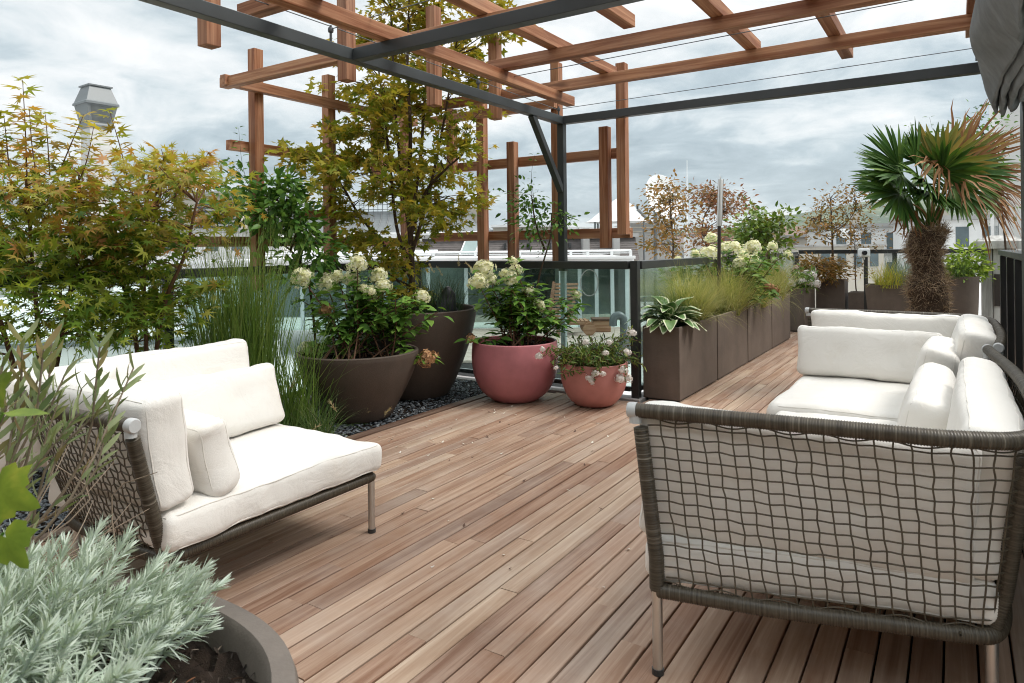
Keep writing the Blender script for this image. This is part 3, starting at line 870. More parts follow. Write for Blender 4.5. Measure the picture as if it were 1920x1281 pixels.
# far sofa
cushion("cream seat cushion below the palm on the far sofa", (0.93, 1.40, 0.11), (-0.375, 4.38, 0.330), (0, 0, 0), 0.05, 0.012, 5, GC, "seat_cushion", False)
cushion("rearmost cream back cushion under the far wicker top rail", (0.90, 0.37, 0.14), (-0.40, 5.035, 0.572), (R_(83), 0, 0), 0.05, 0.03, 6, GC)
cushion("wide cream cushion facing the viewer in front of the rearmost one", (0.80, 0.315, 0.13), (-0.45, 4.585, 0.535), (R_(76), 0, R_(-1.5)), 0.045, 0.035, 7, GC)
cushion("cream corner cushion beside the far sofa's wicker end cap", (1.10, 0.40, 0.15), (0.065, 4.42, 0.575), (R_(80), 0, R_(-90)), 0.05, 0.03, 8, GC)
cushion("short cream cushion wedged behind the big side cushion in the sofa corner", (0.62, 0.33, 0.15), (-0.085, 4.03, 0.545), (R_(78), 0, R_(-90)), 0.05, 0.03, 9, GC)
# armchair
cushion("cream seat cushion of the armchair, stained along its front", (0.80, 0.96, 0.118), (-2.445, 1.655, 0.320), (0, 0, R_(0)), 0.034, 0.010, 10, GC, "seat_cushion", False)
cushion("tallest cream back cushion of the armchair, in front of the grass", (0.74, 0.385, 0.14), (-2.885, 1.70, 0.585), (R_(82), 0, R_(90)), 0.045, 0.025, 11, GC)
cushion("tilted cream cushion with two tufts leaning on the armchair's back", (0.80, 0.30, 0.13), (-2.72, 1.72, 0.525), (R_(72), 0, R_(90)), 0.045, 0.03, 12, GC)
cushion("cream side cushion upright inside the armchair's mesh arm", (0.74, 0.385, 0.14), (-2.415, 1.205, 0.575), (R_(98), 0, 0), 0.045, 0.025, 13, GC)
cushion("small cream cushion in front of the armchair's side cushion", (0.62, 0.265, 0.12), (-2.37, 1.385, 0.51), (R_(104), 0, 0), 0.045, 0.03, 14, GC)
cushion("cream corner cushion of the armchair behind the olive twigs", (0.40, 0.37, 0.14), (-2.84, 1.22, 0.585), (R_(90), 0, R_(55)), 0.05, 0.03, 15, GC)
# ------------------------------------------------------------------ planting toolkit
def basis(D, Nn):
    D = D / (np.linalg.norm(D, axis=1)[:, None] + 1e-9)
    Z = Nn - np.sum(Nn * D, 1)[:, None] * D
    Z /= np.linalg.norm(Z, axis=1)[:, None] + 1e-9
    X = np.cross(D, Z)
    return np.stack([X, D, Z], -1)                           # columns x, y(axis), z(normal)


def strew(mb, tpl, P, D, Nn, S):
    tv, tf = tpl
    P, D, Nn, S = np.asarray(P, float), np.asarray(D, float), np.asarray(Nn, float), np.asarray(S, float)
    if len(P) == 0: return
    R = basis(D, Nn)
    V = np.einsum('nij,nkj->nki', R, tv[None] * S[:, None, None]) + P[:, None, :]
    off = (np.arange(len(P)) * len(tv))[:, None, None]
    base = mb.n
    mb.add(V.reshape(-1, 3), (tf[0][None] + off).reshape(-1, tf[0].shape[1]))
    for f in tf[1:]: mb.addf((f[None] + off).reshape(-1, f.shape[1]), base)


def t_maple(lobes=7, notch=0.30, droop=0.16):
    an = np.radians(np.linspace(-118, 118, lobes)); ln = np.interp(np.abs(np.linspace(-1, 1, lobes)), [0, 0.4, 0.75, 1], [1, 0.93, 0.72, 0.45])
    half = (an[1] - an[0]) / 2
    nt = np.concatenate([[an[0] - half * 0.9], (an[:-1] + an[1:]) / 2, [an[-1] + half * 0.9]])
    V = [(0, 0, 0)]
    for a in nt: V.append((math.sin(a) * notch, math.cos(a) * notch, 0.02))
    for a, l in zip(an, ln): V.append((math.sin(a) * l, math.cos(a) * l, -droop * l * l))
    F = [(0, 1 + i, 1 + len(nt) + i, 2 + i) for i in range(lobes)]
    return np.array(V), [np.array(F)]


def t_oval(w=0.5, fold=0.08, droop=0.18, tip=1.0):
    ys = [0, 0.28, 0.62, 1.0]; ws = [0.02, 0.92, 0.78, 0.0]
    V = []
    for y, q in zip(ys, ws):
        z = -droop * y * y
        V += [(-w / 2 * q, y, z + fold * q), (0, y, z), (w / 2 * q, y, z + fold * q)]
    F = []
    for i in range(3):
        b = i * 3
        F += [(b, b + 1, b + 4, b + 3), (b + 1, b + 2, b + 5, b + 4)]
    return np.array(V), [np.array(F)]


def t_blade(w=0.12, droop=0.1, fold=0.02):
    ys = [0, 0.35, 0.72, 1.0]; ws = [0.6, 1.0, 0.85, 0.12]
    V = []
    for y, q in zip(ys, ws):
        z = -droop * y * y
        V += [(-w / 2 * q, y, z + fold * q), (0, y, z), (w / 2 * q, y, z + fold * q)]
    F = []
    for i in range(3):
        b = i * 3
        F += [(b, b + 1, b + 4, b + 3), (b + 1, b + 2, b + 5, b + 4)]
    return np.array(V), [np.array(F)]


T_MAPLE, T_MAPLE5 = t_maple(), t_maple(5, 0.42, 0.1)
T_OVAL, T_WIDE = t_oval(0.52), t_oval(0.66, 0.05, 0.22)
T_LANCE, T_NEEDLE = t_blade(0.24, 0.12, 0.05), t_blade(0.095, 0.08, 0.015)


def unit(rg, n):
    v = rg.normal(size=(n, 3)); return v / np.linalg.norm(v, axis=1)[:, None]


def grass(mb, roots, L, lean, bend, w, rg, seg=5, out=None):
    """curved tapering blades: roots (n,3), per-blade length, lean from vertical (rad), extra bend, width"""
    n = len(roots)
    az = rg.uniform(0, 2 * math.pi, n) if out is None else out + rg.normal(0, 0.5, n)
    L = np.broadcast_to(L, n); lean = np.broadcast_to(lean, n); bend = np.broadcast_to(bend, n); w = np.broadcast_to(w, n)
    d = np.stack([np.cos(az), np.sin(az), np.zeros(n)], 1)
    side = np.stack([-np.sin(az), np.cos(az), np.zeros(n)], 1)
    tw = rg.uniform(-0.9, 0.9, n)
    wd = side * np.cos(tw)[:, None] + d * np.sin(tw)[:, None]
    P = roots.copy(); V = []
    for k in range(seg + 1):
        t = k / seg
        ww = w * (1 - 0.9 * t ** 1.6) * 0.5
        V.append(np.stack([P - wd * ww[:, None], P + wd * ww[:, None]], 1))
        a = lean + bend * (t + 0.5 / seg) ** 1.7
        P = P + (d * np.sin(a)[:, None] + np.array([0, 0, 1.0]) * np.cos(a)[:, None]) * (L / seg)[:, None]
    V = np.stack(V, 1).reshape(n, -1, 3)
    k = np.arange(seg)
    f = np.stack([2 * k, 2 * k + 1, 2 * k + 3, 2 * k + 2], -1)
    F = f[None] + (np.arange(n) * 2 * (seg + 1))[:, None, None]
    mb.add(V.reshape(-1, 3), F.reshape(-1, 4))
    return P


def disc(rg, c, r, n, z=None):
    a = rg.uniform(0, 6.283, n); q = r * np.sqrt(rg.uniform(0, 1, n))
    return np.stack([c[0] + q * np.cos(a), c[1] + q * np.sin(a), np.full(n, c[2] if z is None else z)], 1)


def curve_to(p, q, rg, sag=0.0, wob=0.05, n=6):
    p, q = V3(p), V3(q)
    L = np.linalg.norm(q - p)
    m1 = p + (q - p) * 0.35 + rg.normal(0, wob * L, 3) + np.array([0, 0, sag * L])
    m2 = p + (q - p) * 0.70 + rg.normal(0, wob * L, 3) + np.array([0, 0, sag * L * 0.8])
    return catmull([p, m1, m2, q], max(2, n // 3))


def clumped(mbl, mbb, trunk, centers, rg, tpl, nleaf, spread, size, br=0.006, flat=0.6, droop=0.15, up=1.0, outw=1.0):
    """branches from the trunk to every clump centre, leaves round each of them"""
    trunk = np.asarray(trunk)
    for c in centers:
        d = np.linalg.norm(trunk - c, axis=1) + 1.6 * np.maximum(0, trunk[:, 2] - c[2] + 0.12 * np.linalg.norm(trunk[:, :2] - c[:2], axis=1))
        root = trunk[np.argmin(d)]
        if mbb is not None:
            B = curve_to(root, c, rg, 0.06, 0.06)
            mbb.tube(B, np.linspace(br, br * 0.35, len(B)), 5, cap=False)
        n = max(3, int(rg.normal(nleaf, nleaf * 0.25)))
        o = rg.normal(0, 1, (n, 3)) * np.array(spread) * rg.uniform(0.75, 1.25)
        P = c + o
        outd = (c - root); outd = outd / (np.linalg.norm(outd) + 1e-6)
        D = outd[None] * 0.5 * outw + o / (np.max(np.abs(spread))) * 0.7 + rg.normal(0, 0.35, (n, 3)); D[:, 2] -= droop
        Nn = np.array([0, 0, up])[None] + rg.normal(0, flat, (n, 3))
        strew(mbl, tpl, P, D, Nn, rg.uniform(size * 0.6, size * 1.2, n))


def in_poly(poly, n, rg, zc, dz):
    """n clump centres inside an outline drawn on the plant's own upright plane at distance zc, spread dz in depth"""
    poly = np.array(poly, float)
    lo, hi = poly.min(0), poly.max(0)
    out = []
    x1, y1 = poly[:, 0], poly[:, 1]; x2, y2 = np.roll(x1, -1), np.roll(y1, -1)
    while len(out) < n:
        x, y = rg.uniform(lo[0], hi[0]), rg.uniform(lo[1], hi[1])
        cr = ((y1 > y) != (y2 > y)) & (x < (x2 - x1) * (y - y1) / (y2 - y1 + 1e-9) + x1)
        if cr.sum() % 2: out.append(np.array(atd(x, y, zc)) + (dz * rg.uniform(-1, 1)) * np.array([-SN, CS, 0]))
    return out


def head_mesh(seed, kind='cone'):
    """hydrangea panicle: a dome of four-petalled florets"""
    rg = np.random.default_rng(seed)
    mb = MB()
    n = 80
    z = 1 - 2 * (np.arange(n) + 0.5) / n
    ph = np.arange(n) * 2.39996
    d = np.stack([np.sqrt(1 - z * z) * np.cos(ph), np.sqrt(1 - z * z) * np.sin(ph), z], 1)
    keep = d[:, 2] > -0.75
    d = d[keep] + rg.normal(0, 0.06, (keep.sum(), 3))
    P = d * np.array([1.0, 1.0, 1.05]) * rg.uniform(0.62, 1.18, (len(d), 1)); P[:, :2] *= (1.05 - 0.28 * P[:, 2:])
    P += rg.normal(0, 0.05, P.shape)
    tv = []; tf = []
    for k in range(4):
        a = k * math.pi / 2 + 0.2
        c, s = math.cos(a), math.sin(a)
        q = [(0, 0, 0), (0.16, -0.13, 0.03), (0.33, 0, 0.02), (0.16, 0.13, 0.03)]
        b = len(tv)
        tv += [(c * x - s * y, s * x + c * y, zz) for x, y, zz in q]; tf.append((b, b + 1, b + 2, b + 3))
    tv = np.array(tv)[:, [0, 2, 1]] * np.array([1, 1, 1])    # petal plane normal = local y -> aim with D
    strew(mb, (tv, [np.array(tf)]), P, d, rg.normal(size=(len(d), 3)), rg.uniform(0.85, 1.45, len(d)))
    core = MB(); core.lathe([(0.02, -0.55), (0.45, -0.4), (0.52, 0), (0.35, 0.45), (0.02, 0.65)], (0, 0, 0), 10)
    mb.add(core.V[0], core.F[4][0])
    return mb.mesh("flower_head")


def m_petal(name, cols, trans=0.35):
    t = NT(name)
    c = t.ramp(t.island(), [(i / (len(cols) - 1), q) for i, q in enumerate(cols)])
    p = t.principled(c, 0.7, 0, None, 0.2)
    tr = t.N('ShaderNodeBsdfTranslucent'); t.L(c, tr.inputs[0])
    ms = t.N('ShaderNodeMixShader'); ms.inputs[0].default_value = trans
    t.L(p, ms.inputs[1]); t.L(tr.outputs[0], ms.inputs[2])
    return t.done(ms.outputs[0])


M['cream_petal'] = m_petal("cream_petal", [(0.86, 0.82, 0.50), (0.90, 0.87, 0.62), (0.91, 0.89, 0.75), (0.78, 0.79, 0.40), (0.91, 0.89, 0.70)])
M['white_petal'] = m_petal("white_petal", [(0.80, 0.78, 0.72), (0.82, 0.74, 0.70), (0.84, 0.83, 0.80)])
M['dry_petal'] = m_petal("dry_petal", [(0.42, 0.22, 0.10), (0.50, 0.30, 0.16), (0.30, 0.13, 0.06)], 0.1)
M['pink_petal'] = m_petal("pink_petal", [(0.80, 0.70, 0.66), (0.74, 0.45, 0.42), (0.82, 0.78, 0.72)])
HEADS = {k: [] for k in ('cream_petal', 'white_petal', 'dry_petal', 'pink_petal')}
for k in HEADS:
    for s in range(3):
        me = head_mesh(s + len(k)); me.materials.append(M[k]); HEADS[k].append(me)


def flower_head(parent, pos, r, kind='cream_petal', rg=None, lab=None):
    o = bpy.data.objects.new("flower_head", HEADS[kind][int(rg.integers(3))])
    scene.collection.objects.link(o)
    o.parent = parent
    loc = parent.matrix_basis.inverted() @ Vector(pos)
    o.matrix_basis = (Matrix.Translation(loc) @ Matrix.Rotation(rg.uniform(0, 6), 4, 'Z') @ Matrix.Rotation(rg.normal(0, 0.35), 4, 'X')
                      @ Matrix.Diagonal((r * rg.uniform(1.0, 1.3), r * rg.uniform(1.0, 1.3), r * rg.uniform(0.85, 1.2), 1)))
    if lab: o["label"] = lab
    return o


HYD = [(0.050, 0.115, 0.020), (0.085, 0.185, 0.032), (0.13, 0.25, 0.044), (0.19, 0.31, 0.062), (0.095, 0.20, 0.034)]
M['hyd'] = m_leaf("hydrangea_leaf", HYD, trans=0.28, rough=0.42)


def hydrangea(label, root, rr, stems, heads, seed, group="cream flowered hydrangeas", leafy=27, lsize=0.075, mats=None, low=None, rise=0.5):
    """stems rise from the soil and end under each flower head; opposite oval leaves along their upper half"""
    rg = np.random.default_rng(seed)
    t = thing("hydrangea", label, "shrub", root, 0, group)
    mbs, mbl = MB(), MB()
    tips = [(np.array(p), True) for p, *_ in heads] + [(np.array(p), False) for p in stems]
    for p, flower in tips:
        b = disc(rg, root, rr, 1)[0]; b[2] = root[2] - 0.01
        mid = b + (p - b) * 0.45 + np.array([0, 0, 0.10 * np.linalg.norm((p - b)[:2])]) + rg.normal(0, 0.03, 3)
        C = catmull([b, mid, p], 7)
        mbs.tube(C, np.linspace(0.0065, 0.003, len(C)), 6, cap=False)
        Q, _ = resample(C, n=leafy)
        Pn, D, Nn, S = [], [], [], []
        for i in range(int(leafy * (1 - rise)), leafy):
            tg = Q[min(i + 1, leafy - 1)] - Q[max(i - 1, 0)]; tg /= np.linalg.norm(tg) + 1e-9
            a0 = rg.uniform(0, 6.28)
            for a in (a0, a0 + math.pi + rg.normal(0, 0.3)):
                o = np.array([math.cos(a), math.sin(a), 0.0]) + tg * 0.25
                Pn.append(Q[i] + o * 0.012 + rg.normal(0, 0.02, 3)); D.append(o + np.array([0, 0, rg.uniform(-0.5, 0.15)])); Nn.append(np.array([0, 0, 1]) + o * -0.1 + rg.normal(0, 0.25, 3))
                S.append(rg.uniform(0.6, 1.25) * lsize)
        strew(mbl, T_OVAL, Pn, D, Nn, S)
    mbs.build("stems", M['stem_red'], t, smooth=True, angle=0)
    mbl.build("foliage", M[mats or 'hyd'], t, smooth=True, angle=0)
    for h in heads:
        p, r = h[0], h[1]
        kind = h[2] if len(h) > 2 else 'cream_petal'
        flower_head(t, p, r, kind, rg, "dried brown flower head" if kind == 'dry_petal' else None)
    return t


# ------------------------------------------------------------------ pots
def bowl(name, label, c, prof, mat, soil_z, group=None, seg=72, wall=0.03, rz=0.0):
    """prof: outside profile (radius, height) from the foot to the rim"""
    t = thing(name, label, "plant pot", c, rz, group)
    P = catmull([(r, 0, z) for r, z in prof], 7)[:, [0, 2]]
    rim_r, rim_z = P[-1]
    ins = [(rim_r - wall * 0.3, rim_z + wall * 0.22), (rim_r - wall * 0.75, rim_z + wall * 0.2), (rim_r - wall, rim_z)]
    inside = [(max(0.02, np.interp(z, P[:, 1], P[:, 0]) - wall), z) for z in np.linspace(rim_z - 0.01, max(soil_z - 0.03, 0.03), 8)]
    full = [(0.001, P[0, 1])] + [tuple(p) for p in P] + ins + inside
    MB().lathe(full, c, seg).build("pot", mat, t, smooth=True, angle=50)
    rs = float(np.interp(soil_z, P[:, 1], P[:, 0])) - wall + 0.004
    rg = np.random.default_rng(int(abs(c[0] * 1000)))
    rr = np.linspace(0.0, rs, 14)
    mb = MB(); a = np.linspace(0, 2 * math.pi, 40, endpoint=False)
    V = []
    for r in rr:
        for q in a: V.append((c[0] + r * math.cos(q), c[1] + r * math.sin(q), c[2] + soil_z + (rg.normal(0, 0.006) if r < rs * 0.95 else 0)))
    n = 40
    i = np.arange(13)[:, None]; j = np.arange(n)[None, :]; j2 = (j + 1) % n
    F = np.stack([i * n + j, i * n + j2, (i + 1) * n + j2, (i + 1) * n + j], -1).reshape(-1, 4)
    mb.add(V, F).build("soil", M['soil'], t)
    return t


bowl("plant_pot", "dark brown half egg pot holding the hydrangea, standing on the slate chippings", (-3.60, 3.50, 0),
     [(0.20, 0.0), (0.235, 0.02), (0.305, 0.14), (0.385, 0.30), (0.425, 0.43), (0.43, 0.475)], M['pot_dark'], 0.43)
bowl("plant_pot", "tall dark brown pot holding the big maple tree", (-3.79, 4.31, 0),
     [(0.27, 0.0), (0.30, 0.02), (0.38, 0.18), (0.47, 0.42), (0.52, 0.62), (0.53, 0.705)], M['pot_dark'], 0.655)
bowl("plant_pot", "larger rose pink bowl pot on the deck holding a hydrangea", (-2.935, 4.545, 0),
     [(0.13, 0.0), (0.185, 0.012), (0.27, 0.085), (0.325, 0.20), (0.342, 0.32), (0.338, 0.43), (0.334, 0.465)], M['pot_pink'], 0.43, wall=0.018)
bowl("plant_pot", "smaller salmon pink bowl pot with trailing white roses", (-2.32, 4.70, 0),
     [(0.10, 0.0), (0.145, 0.010), (0.205, 0.07), (0.245, 0.17), (0.255, 0.26), (0.253, 0.325)], M['pot_salmon'], 0.295, wall=0.016)


def box_planter(label, x0, x1, y0, y1, z, soil=0.05, group="brown box planters", taper=0.0):
    t = thing("box_planter", label, "planter", ((x0 + x1) / 2, (y0 + y1) / 2, 0), 0, group)
    w = 0.025
    mb = MB()
    def ring(x0, x1, y0, y1, z): return [(x0, y0, z), (x1, y0, z), (x1, y1, z), (x0, y1, z)]
    k = taper
    V = ring(x0 + k, x1 - k, y0 + k, y1 - k, 0.012) + ring(x0, x1, y0, y1, z) + ring(x0 + w, x1 - w, y0 + w, y1 - w, z) + ring(x0 + w, x1 - w, y0 + w, y1 - w, z - soil - 0.03)
    F = [(3, 2, 1, 0)]
    for r in range(3):
        for i in range(4): F.append((r * 4 + i, r * 4 + (i + 1) % 4, r * 4 + 4 + (i + 1) % 4, r * 4 + 4 + i))
    mb.add(V, F)
    mb.build("planter_body", M['pot_box'], t, bevel=0.006)
    MB().box((x0 + k + 0.02, y0 + k + 0.02, 0.0), (x1 - k - 0.02, y1 - k - 0.02, 0.011)).build("foot", M['rail'], t)
    MB().box((x0 + w - 0.002, y0 + w - 0.002, z - soil - 0.02), (x1 - w + 0.002, y1 - w + 0.002, z - soil)).build("soil", M['soil'], t)
    return t


PX0, PX1, PZ = -2.075, -1.776, 0.575
for (y0, y1), lab in (((5.07, 6.05), "nearest brown box planter of the row, with the hosta"), ((6.075, 7.105), "second brown box planter of the row, full of feather grass"),
                      ((7.13, 8.19), "third brown box planter of the row, below the lamp post"), ((8.215, 9.24), "last brown box planter of the row, before the gap")):
    box_planter(lab, PX0, PX1, y0, y1, PZ)
box_planter("narrow brown box planter standing apart behind the end of the row", -1.98, -1.74, 10.0, 10.85, 0.60, group=None)
box_planter("brown box planter with the copper leaved shrub before the end railing", -1.735, -1.35, 10.9, 11.3, 0.68, group=None)
box_planter("small black box planter in the gap by the end railing", -1.31, -1.04, 10.95, 11.3, 0.50, group=None)
box_planter("wide tapered brown planter behind the palm trunk, with golden sedge", -1.01, 0.0, 10.07, 10.5, 0.66, group=None, taper=0.06)
bowl("plant_pot", "tall round brown pot beside the white pillar", (0.05, 8.70, 0), [(0.105, 0.0), (0.115, 0.02), (0.145, 0.4), (0.16, 0.80), (0.162, 0.84)], M['pot_box'], 0.80, wall=0.018)
# ------------------------------------------------------------------ plants
def heads_at(lst, zc, rg, jit=0.14):
    out = []
    for q in lst:
        z = zc + rg.uniform(-jit, jit)
        out.append((np.array(atd(q[0], q[1], z)), q[2] / 1280 * z) + tuple(q[3:]))
    return out


def pts_at(lst, zc, rg, jit=0.15): return [np.array(atd(x, y, zc + rg.uniform(-jit, jit))) for x, y in lst]


M['hyd_light'] = m_leaf("light_hydrangea_leaf", [(0.055, 0.12, 0.025), (0.09, 0.18, 0.04), (0.14, 0.23, 0.05), (0.19, 0.28, 0.07)], trans=0.35)
rg = np.random.default_rng(21)
hydrangea("cream flowered hydrangea growing in the half egg pot on the chippings", (-3.60, 3.50, 0.43), 0.28,
          pts_at([(600, 560), (640, 545), (690, 520), (740, 560), (760, 590), (585, 600), (730, 540), (790, 580), (650, 590), (620, 620), (700, 600), (820, 585), (560, 560), (770, 560), (680, 545), (740, 600)], 4.9, rg, 0.2),
          heads_at([(670, 495, 14), (565, 520, 16), (612, 531, 14), (633, 519, 11), (658, 522, 12), (710, 516, 13), (717, 536, 13), (693, 546, 9), (680, 540, 8),
                    (698, 562, 9), (671, 566, 8), (791, 556, 10), (574, 652, 12), (610, 581, 9, 'dry_petal'), (710, 587, 8, 'dry_petal'), (799, 672, 14, 'dry_petal'), (655, 640, 6, 'dry_petal')], 4.9, rg), 31, rise=0.58, lsize=0.095)
hydrangea("cream flowered hydrangea growing in the larger pink pot", (-2.935, 4.545, 0.43), 0.17,
          pts_at([(1060, 575), (1085, 570), (930, 580), (1000, 560), (1035, 590), (905, 570), (980, 570), (960, 545), (1015, 555), (1060, 600), (940, 600), (985, 600), (925, 545), (1025, 610), (1000, 530)], 5.4, rg, 0.2),
          heads_at([(906, 505, 18), (895, 530, 13), (921, 526, 9), (947, 514, 10), (966, 507, 10), (958, 522, 11), (946, 547, 7, 'pink_petal'), (990, 547, 10),
                    (1080, 553, 7), (962, 490, 7), (1010, 573, 9), (882, 636, 9, 'dry_petal')], 5.4, rg), 32, rise=0.62, lsize=0.100)
hydrangea("cream flowered hydrangea around the lamp post in the box planters", (-1.93, 7.2, 0.52), 0.14,
          pts_at([(1300, 500), (1320, 495), (1350, 490), (1365, 480), (1400, 500), (1430, 490), (1290, 520), (1345, 515), (1380, 505), (1440, 475), (1420, 510), (1310, 470), (1270, 500), (1455, 490), (1245, 520), (1285, 490), (1330, 530), (1365, 525), (1395, 520), (1425, 525), (1260, 535), (1300, 535), (1350, 540), (1235, 505), (1410, 535)], 7.0, rg, 0.35),
          heads_at([(1330, 477, 15), (1376, 463, 12), (1362, 464, 10), (1334, 446, 8), (1413, 463, 11), (1395, 470, 8), (1392, 479, 8), (1386, 493, 9), (1411, 489, 11), (1448, 462, 8),
                    (1383, 523, 10, 'pink_petal'), (1257, 510, 10, 'white_petal'), (1271, 487, 6), (1303, 477, 7), (1477, 476, 6), (1347, 506, 6, 'white_petal'), (1440, 538, 7, 'dry_petal'), (1452, 543, 7, 'dry_petal')], 7.0, rg, 0.3),
          33, rise=0.5, lsize=0.095, mats='hyd_light')

# ---- maples
MAP_DK = [(0.055, 0.115, 0.015), (0.11, 0.195, 0.024), (0.18, 0.26, 0.032), (0.28, 0.32, 0.042), (0.13, 0.21, 0.024)]
MAP_TOP = [(0.48, 0.40, 0.05), (0.58, 0.44, 0.07), (0.62, 0.28, 0.08), (0.36, 0.38, 0.05), (0.56, 0.48, 0.12), (0.58, 0.24, 0.10), (0.32, 0.36, 0.05), (0.50, 0.44, 0.07)]
M['maple_shrub'] = m_leaf("maple_shrub_leaf", MAP_DK, 1.05, 1.72, MAP_TOP, 0.45, 0.45, 0.3, 0.9)
M['maple_shrub2'] = m_leaf("maple_shrub_leaf_red", MAP_DK, 0.95, 1.64, MAP_TOP, 0.45, 0.45, 0.3, 0.85)
BIG = [(0.11, 0.15, 0.018), (0.21, 0.22, 0.026), (0.33, 0.29, 0.04), (0.42, 0.29, 0.05), (0.25, 0.26, 0.03), (0.13, 0.19, 0.022)]
BIG_TOP = [(0.50, 0.32, 0.055), (0.42, 0.33, 0.055), (0.52, 0.28, 0.06), (0.31, 0.31, 0.04)]
M['maple_tree'] = m_leaf("maple_tree_leaf", BIG, 1.2, 3.2, BIG_TOP, 0.5, 0.55, 0.25, 0.6)


def shoot(mbl, mbb, pts, rg, tpl, size, n, r=0.004):
    C = catmull(pts, 8); mbb.tube(C, np.linspace(r, r * 0.4, len(C)), 5, cap=False)
    Q, _ = resample(C, n=n + 2)
    Pn, D, Nn, S = [], [], [], []
    for i in range(1, n + 2):
        tg = Q[i] - Q[i - 1]; tg /= np.linalg.norm(tg)
        for sg in (0, math.pi):
            a = sg + (i % 2) * math.pi / 2 + rg.normal(0, 0.3)
            o = np.array([math.cos(a), math.sin(a), 0.1])
            Pn.append(Q[i] + o * size * 0.35); D.append(o + tg * 0.4 - np.array([0, 0, 0.25])); Nn.append(tg + rg.normal(0, 0.35, 3)); S.append(size * rg.uniform(0.6, 1.15))
    strew(mbl, tpl, Pn, D, Nn, S)


def maple_shrub(label, base, stems, outline, n, zc, dz, mat, seed, shoots, leaf, nleaf=28):
    rg = np.random.default_rng(seed)
    t = thing("maple_shrub", label, "shrub", base, 0, "japanese maples by the railing")
    mbl, mbb = MB(), MB()
    sk = []
    for s in stems:
        C = catmull([base] + [np.array(atd(*p)) for p in s], 8)
        mbb.tube(C, np.linspace(0.016, 0.006, len(C)), 7, cap=False); sk.append(C)
    sk = np.vstack(sk)
    clumped(mbl, mbb, sk[6:], in_poly(outline, n, rg, zc, dz), rg, T_MAPLE, nleaf, (0.11, 0.11, 0.045), leaf, 0.005, 0.55, 0.30)
    for p in shoots:
        shoot(mbl, mbb, [np.array(atd(*q)) for q in p], rg, T_MAPLE, leaf * 1.2, max(4, len(p) * 3))
    mbb.build("stems", M['stem_red'], t, smooth=True, angle=0)
    mbl.build("foliage", mat, t, smooth=True, angle=0)


maple_shrub("taller japanese maple with yellow and orange tips before the metal cowl", at(70, 860, 0)[:], [[(70, 640, 3.7), (60, 480, 3.65), (50, 330, 3.6)], [(120, 600, 3.8), (150, 450, 3.8), (150, 330, 3.75)], [(10, 640, 3.6), (-40, 480, 3.6), (-60, 350, 3.6)]],
            [(-160, 300), (-20, 265), (40, 262), (100, 290), (150, 330), (185, 380), (225, 440), (225, 600), (180, 640), (60, 650), (-160, 640)], 92, 3.65, 0.38, M['maple_shrub'], 41,
            [[(52, 330, 3.6), (50, 240, 3.6), (46, 150, 3.6)], [(70, 330, 3.55), (62, 270, 3.55), (58, 205, 3.55)], [(20, 330, 3.6), (15, 270, 3.6), (10, 215, 3.6)], [(95, 330, 3.65), (92, 270, 3.65), (88, 215, 3.65)],
             [(110, 330, 3.7), (140, 260, 3.7), (160, 215, 3.7)], [(150, 340, 3.65), (165, 300, 3.65), (178, 240, 3.65)], [(-10, 330, 3.6), (-5, 280, 3.6), (2, 235, 3.6)],
             [(240, 330, 3.9), (226, 270, 3.9), (208, 208, 3.9)]], 0.062, 30)
maple_shrub("rounder japanese maple with orange tinged top between the cowl and the grass", at(275, 830, 0)[:], [[(272, 650, 3.95), (270, 520, 3.95), (280, 400, 3.95)], [(300, 600, 3.95), (345, 480, 3.9), (370, 380, 3.9)], [(250, 620, 4.0), (225, 500, 4.0), (215, 400, 4.0)]],
            [(180, 400), (225, 335), (285, 300), (330, 285), (375, 295), (392, 330), (392, 375), (368, 440), (340, 500), (322, 570), (300, 640), (205, 640), (175, 560), (165, 470)], 80, 3.95, 0.36, M['maple_shrub2'], 42,
            [[(300, 330, 3.95), (308, 300, 3.95), (305, 280, 3.95)], [(340, 330, 3.9), (375, 310, 3.9), (395, 285, 3.9)], [(200, 430, 3.6), (235, 405, 3.55), (270, 392, 3.55)], [(340, 560, 3.9), (380, 540, 3.9), (420, 532, 3.9)],
             [(20, 470, 3.3), (60, 464, 3.3), (95, 460, 3.3)], [(380, 420, 3.95), (410, 405, 3.95), (438, 392, 3.95)]], 0.060, 30)


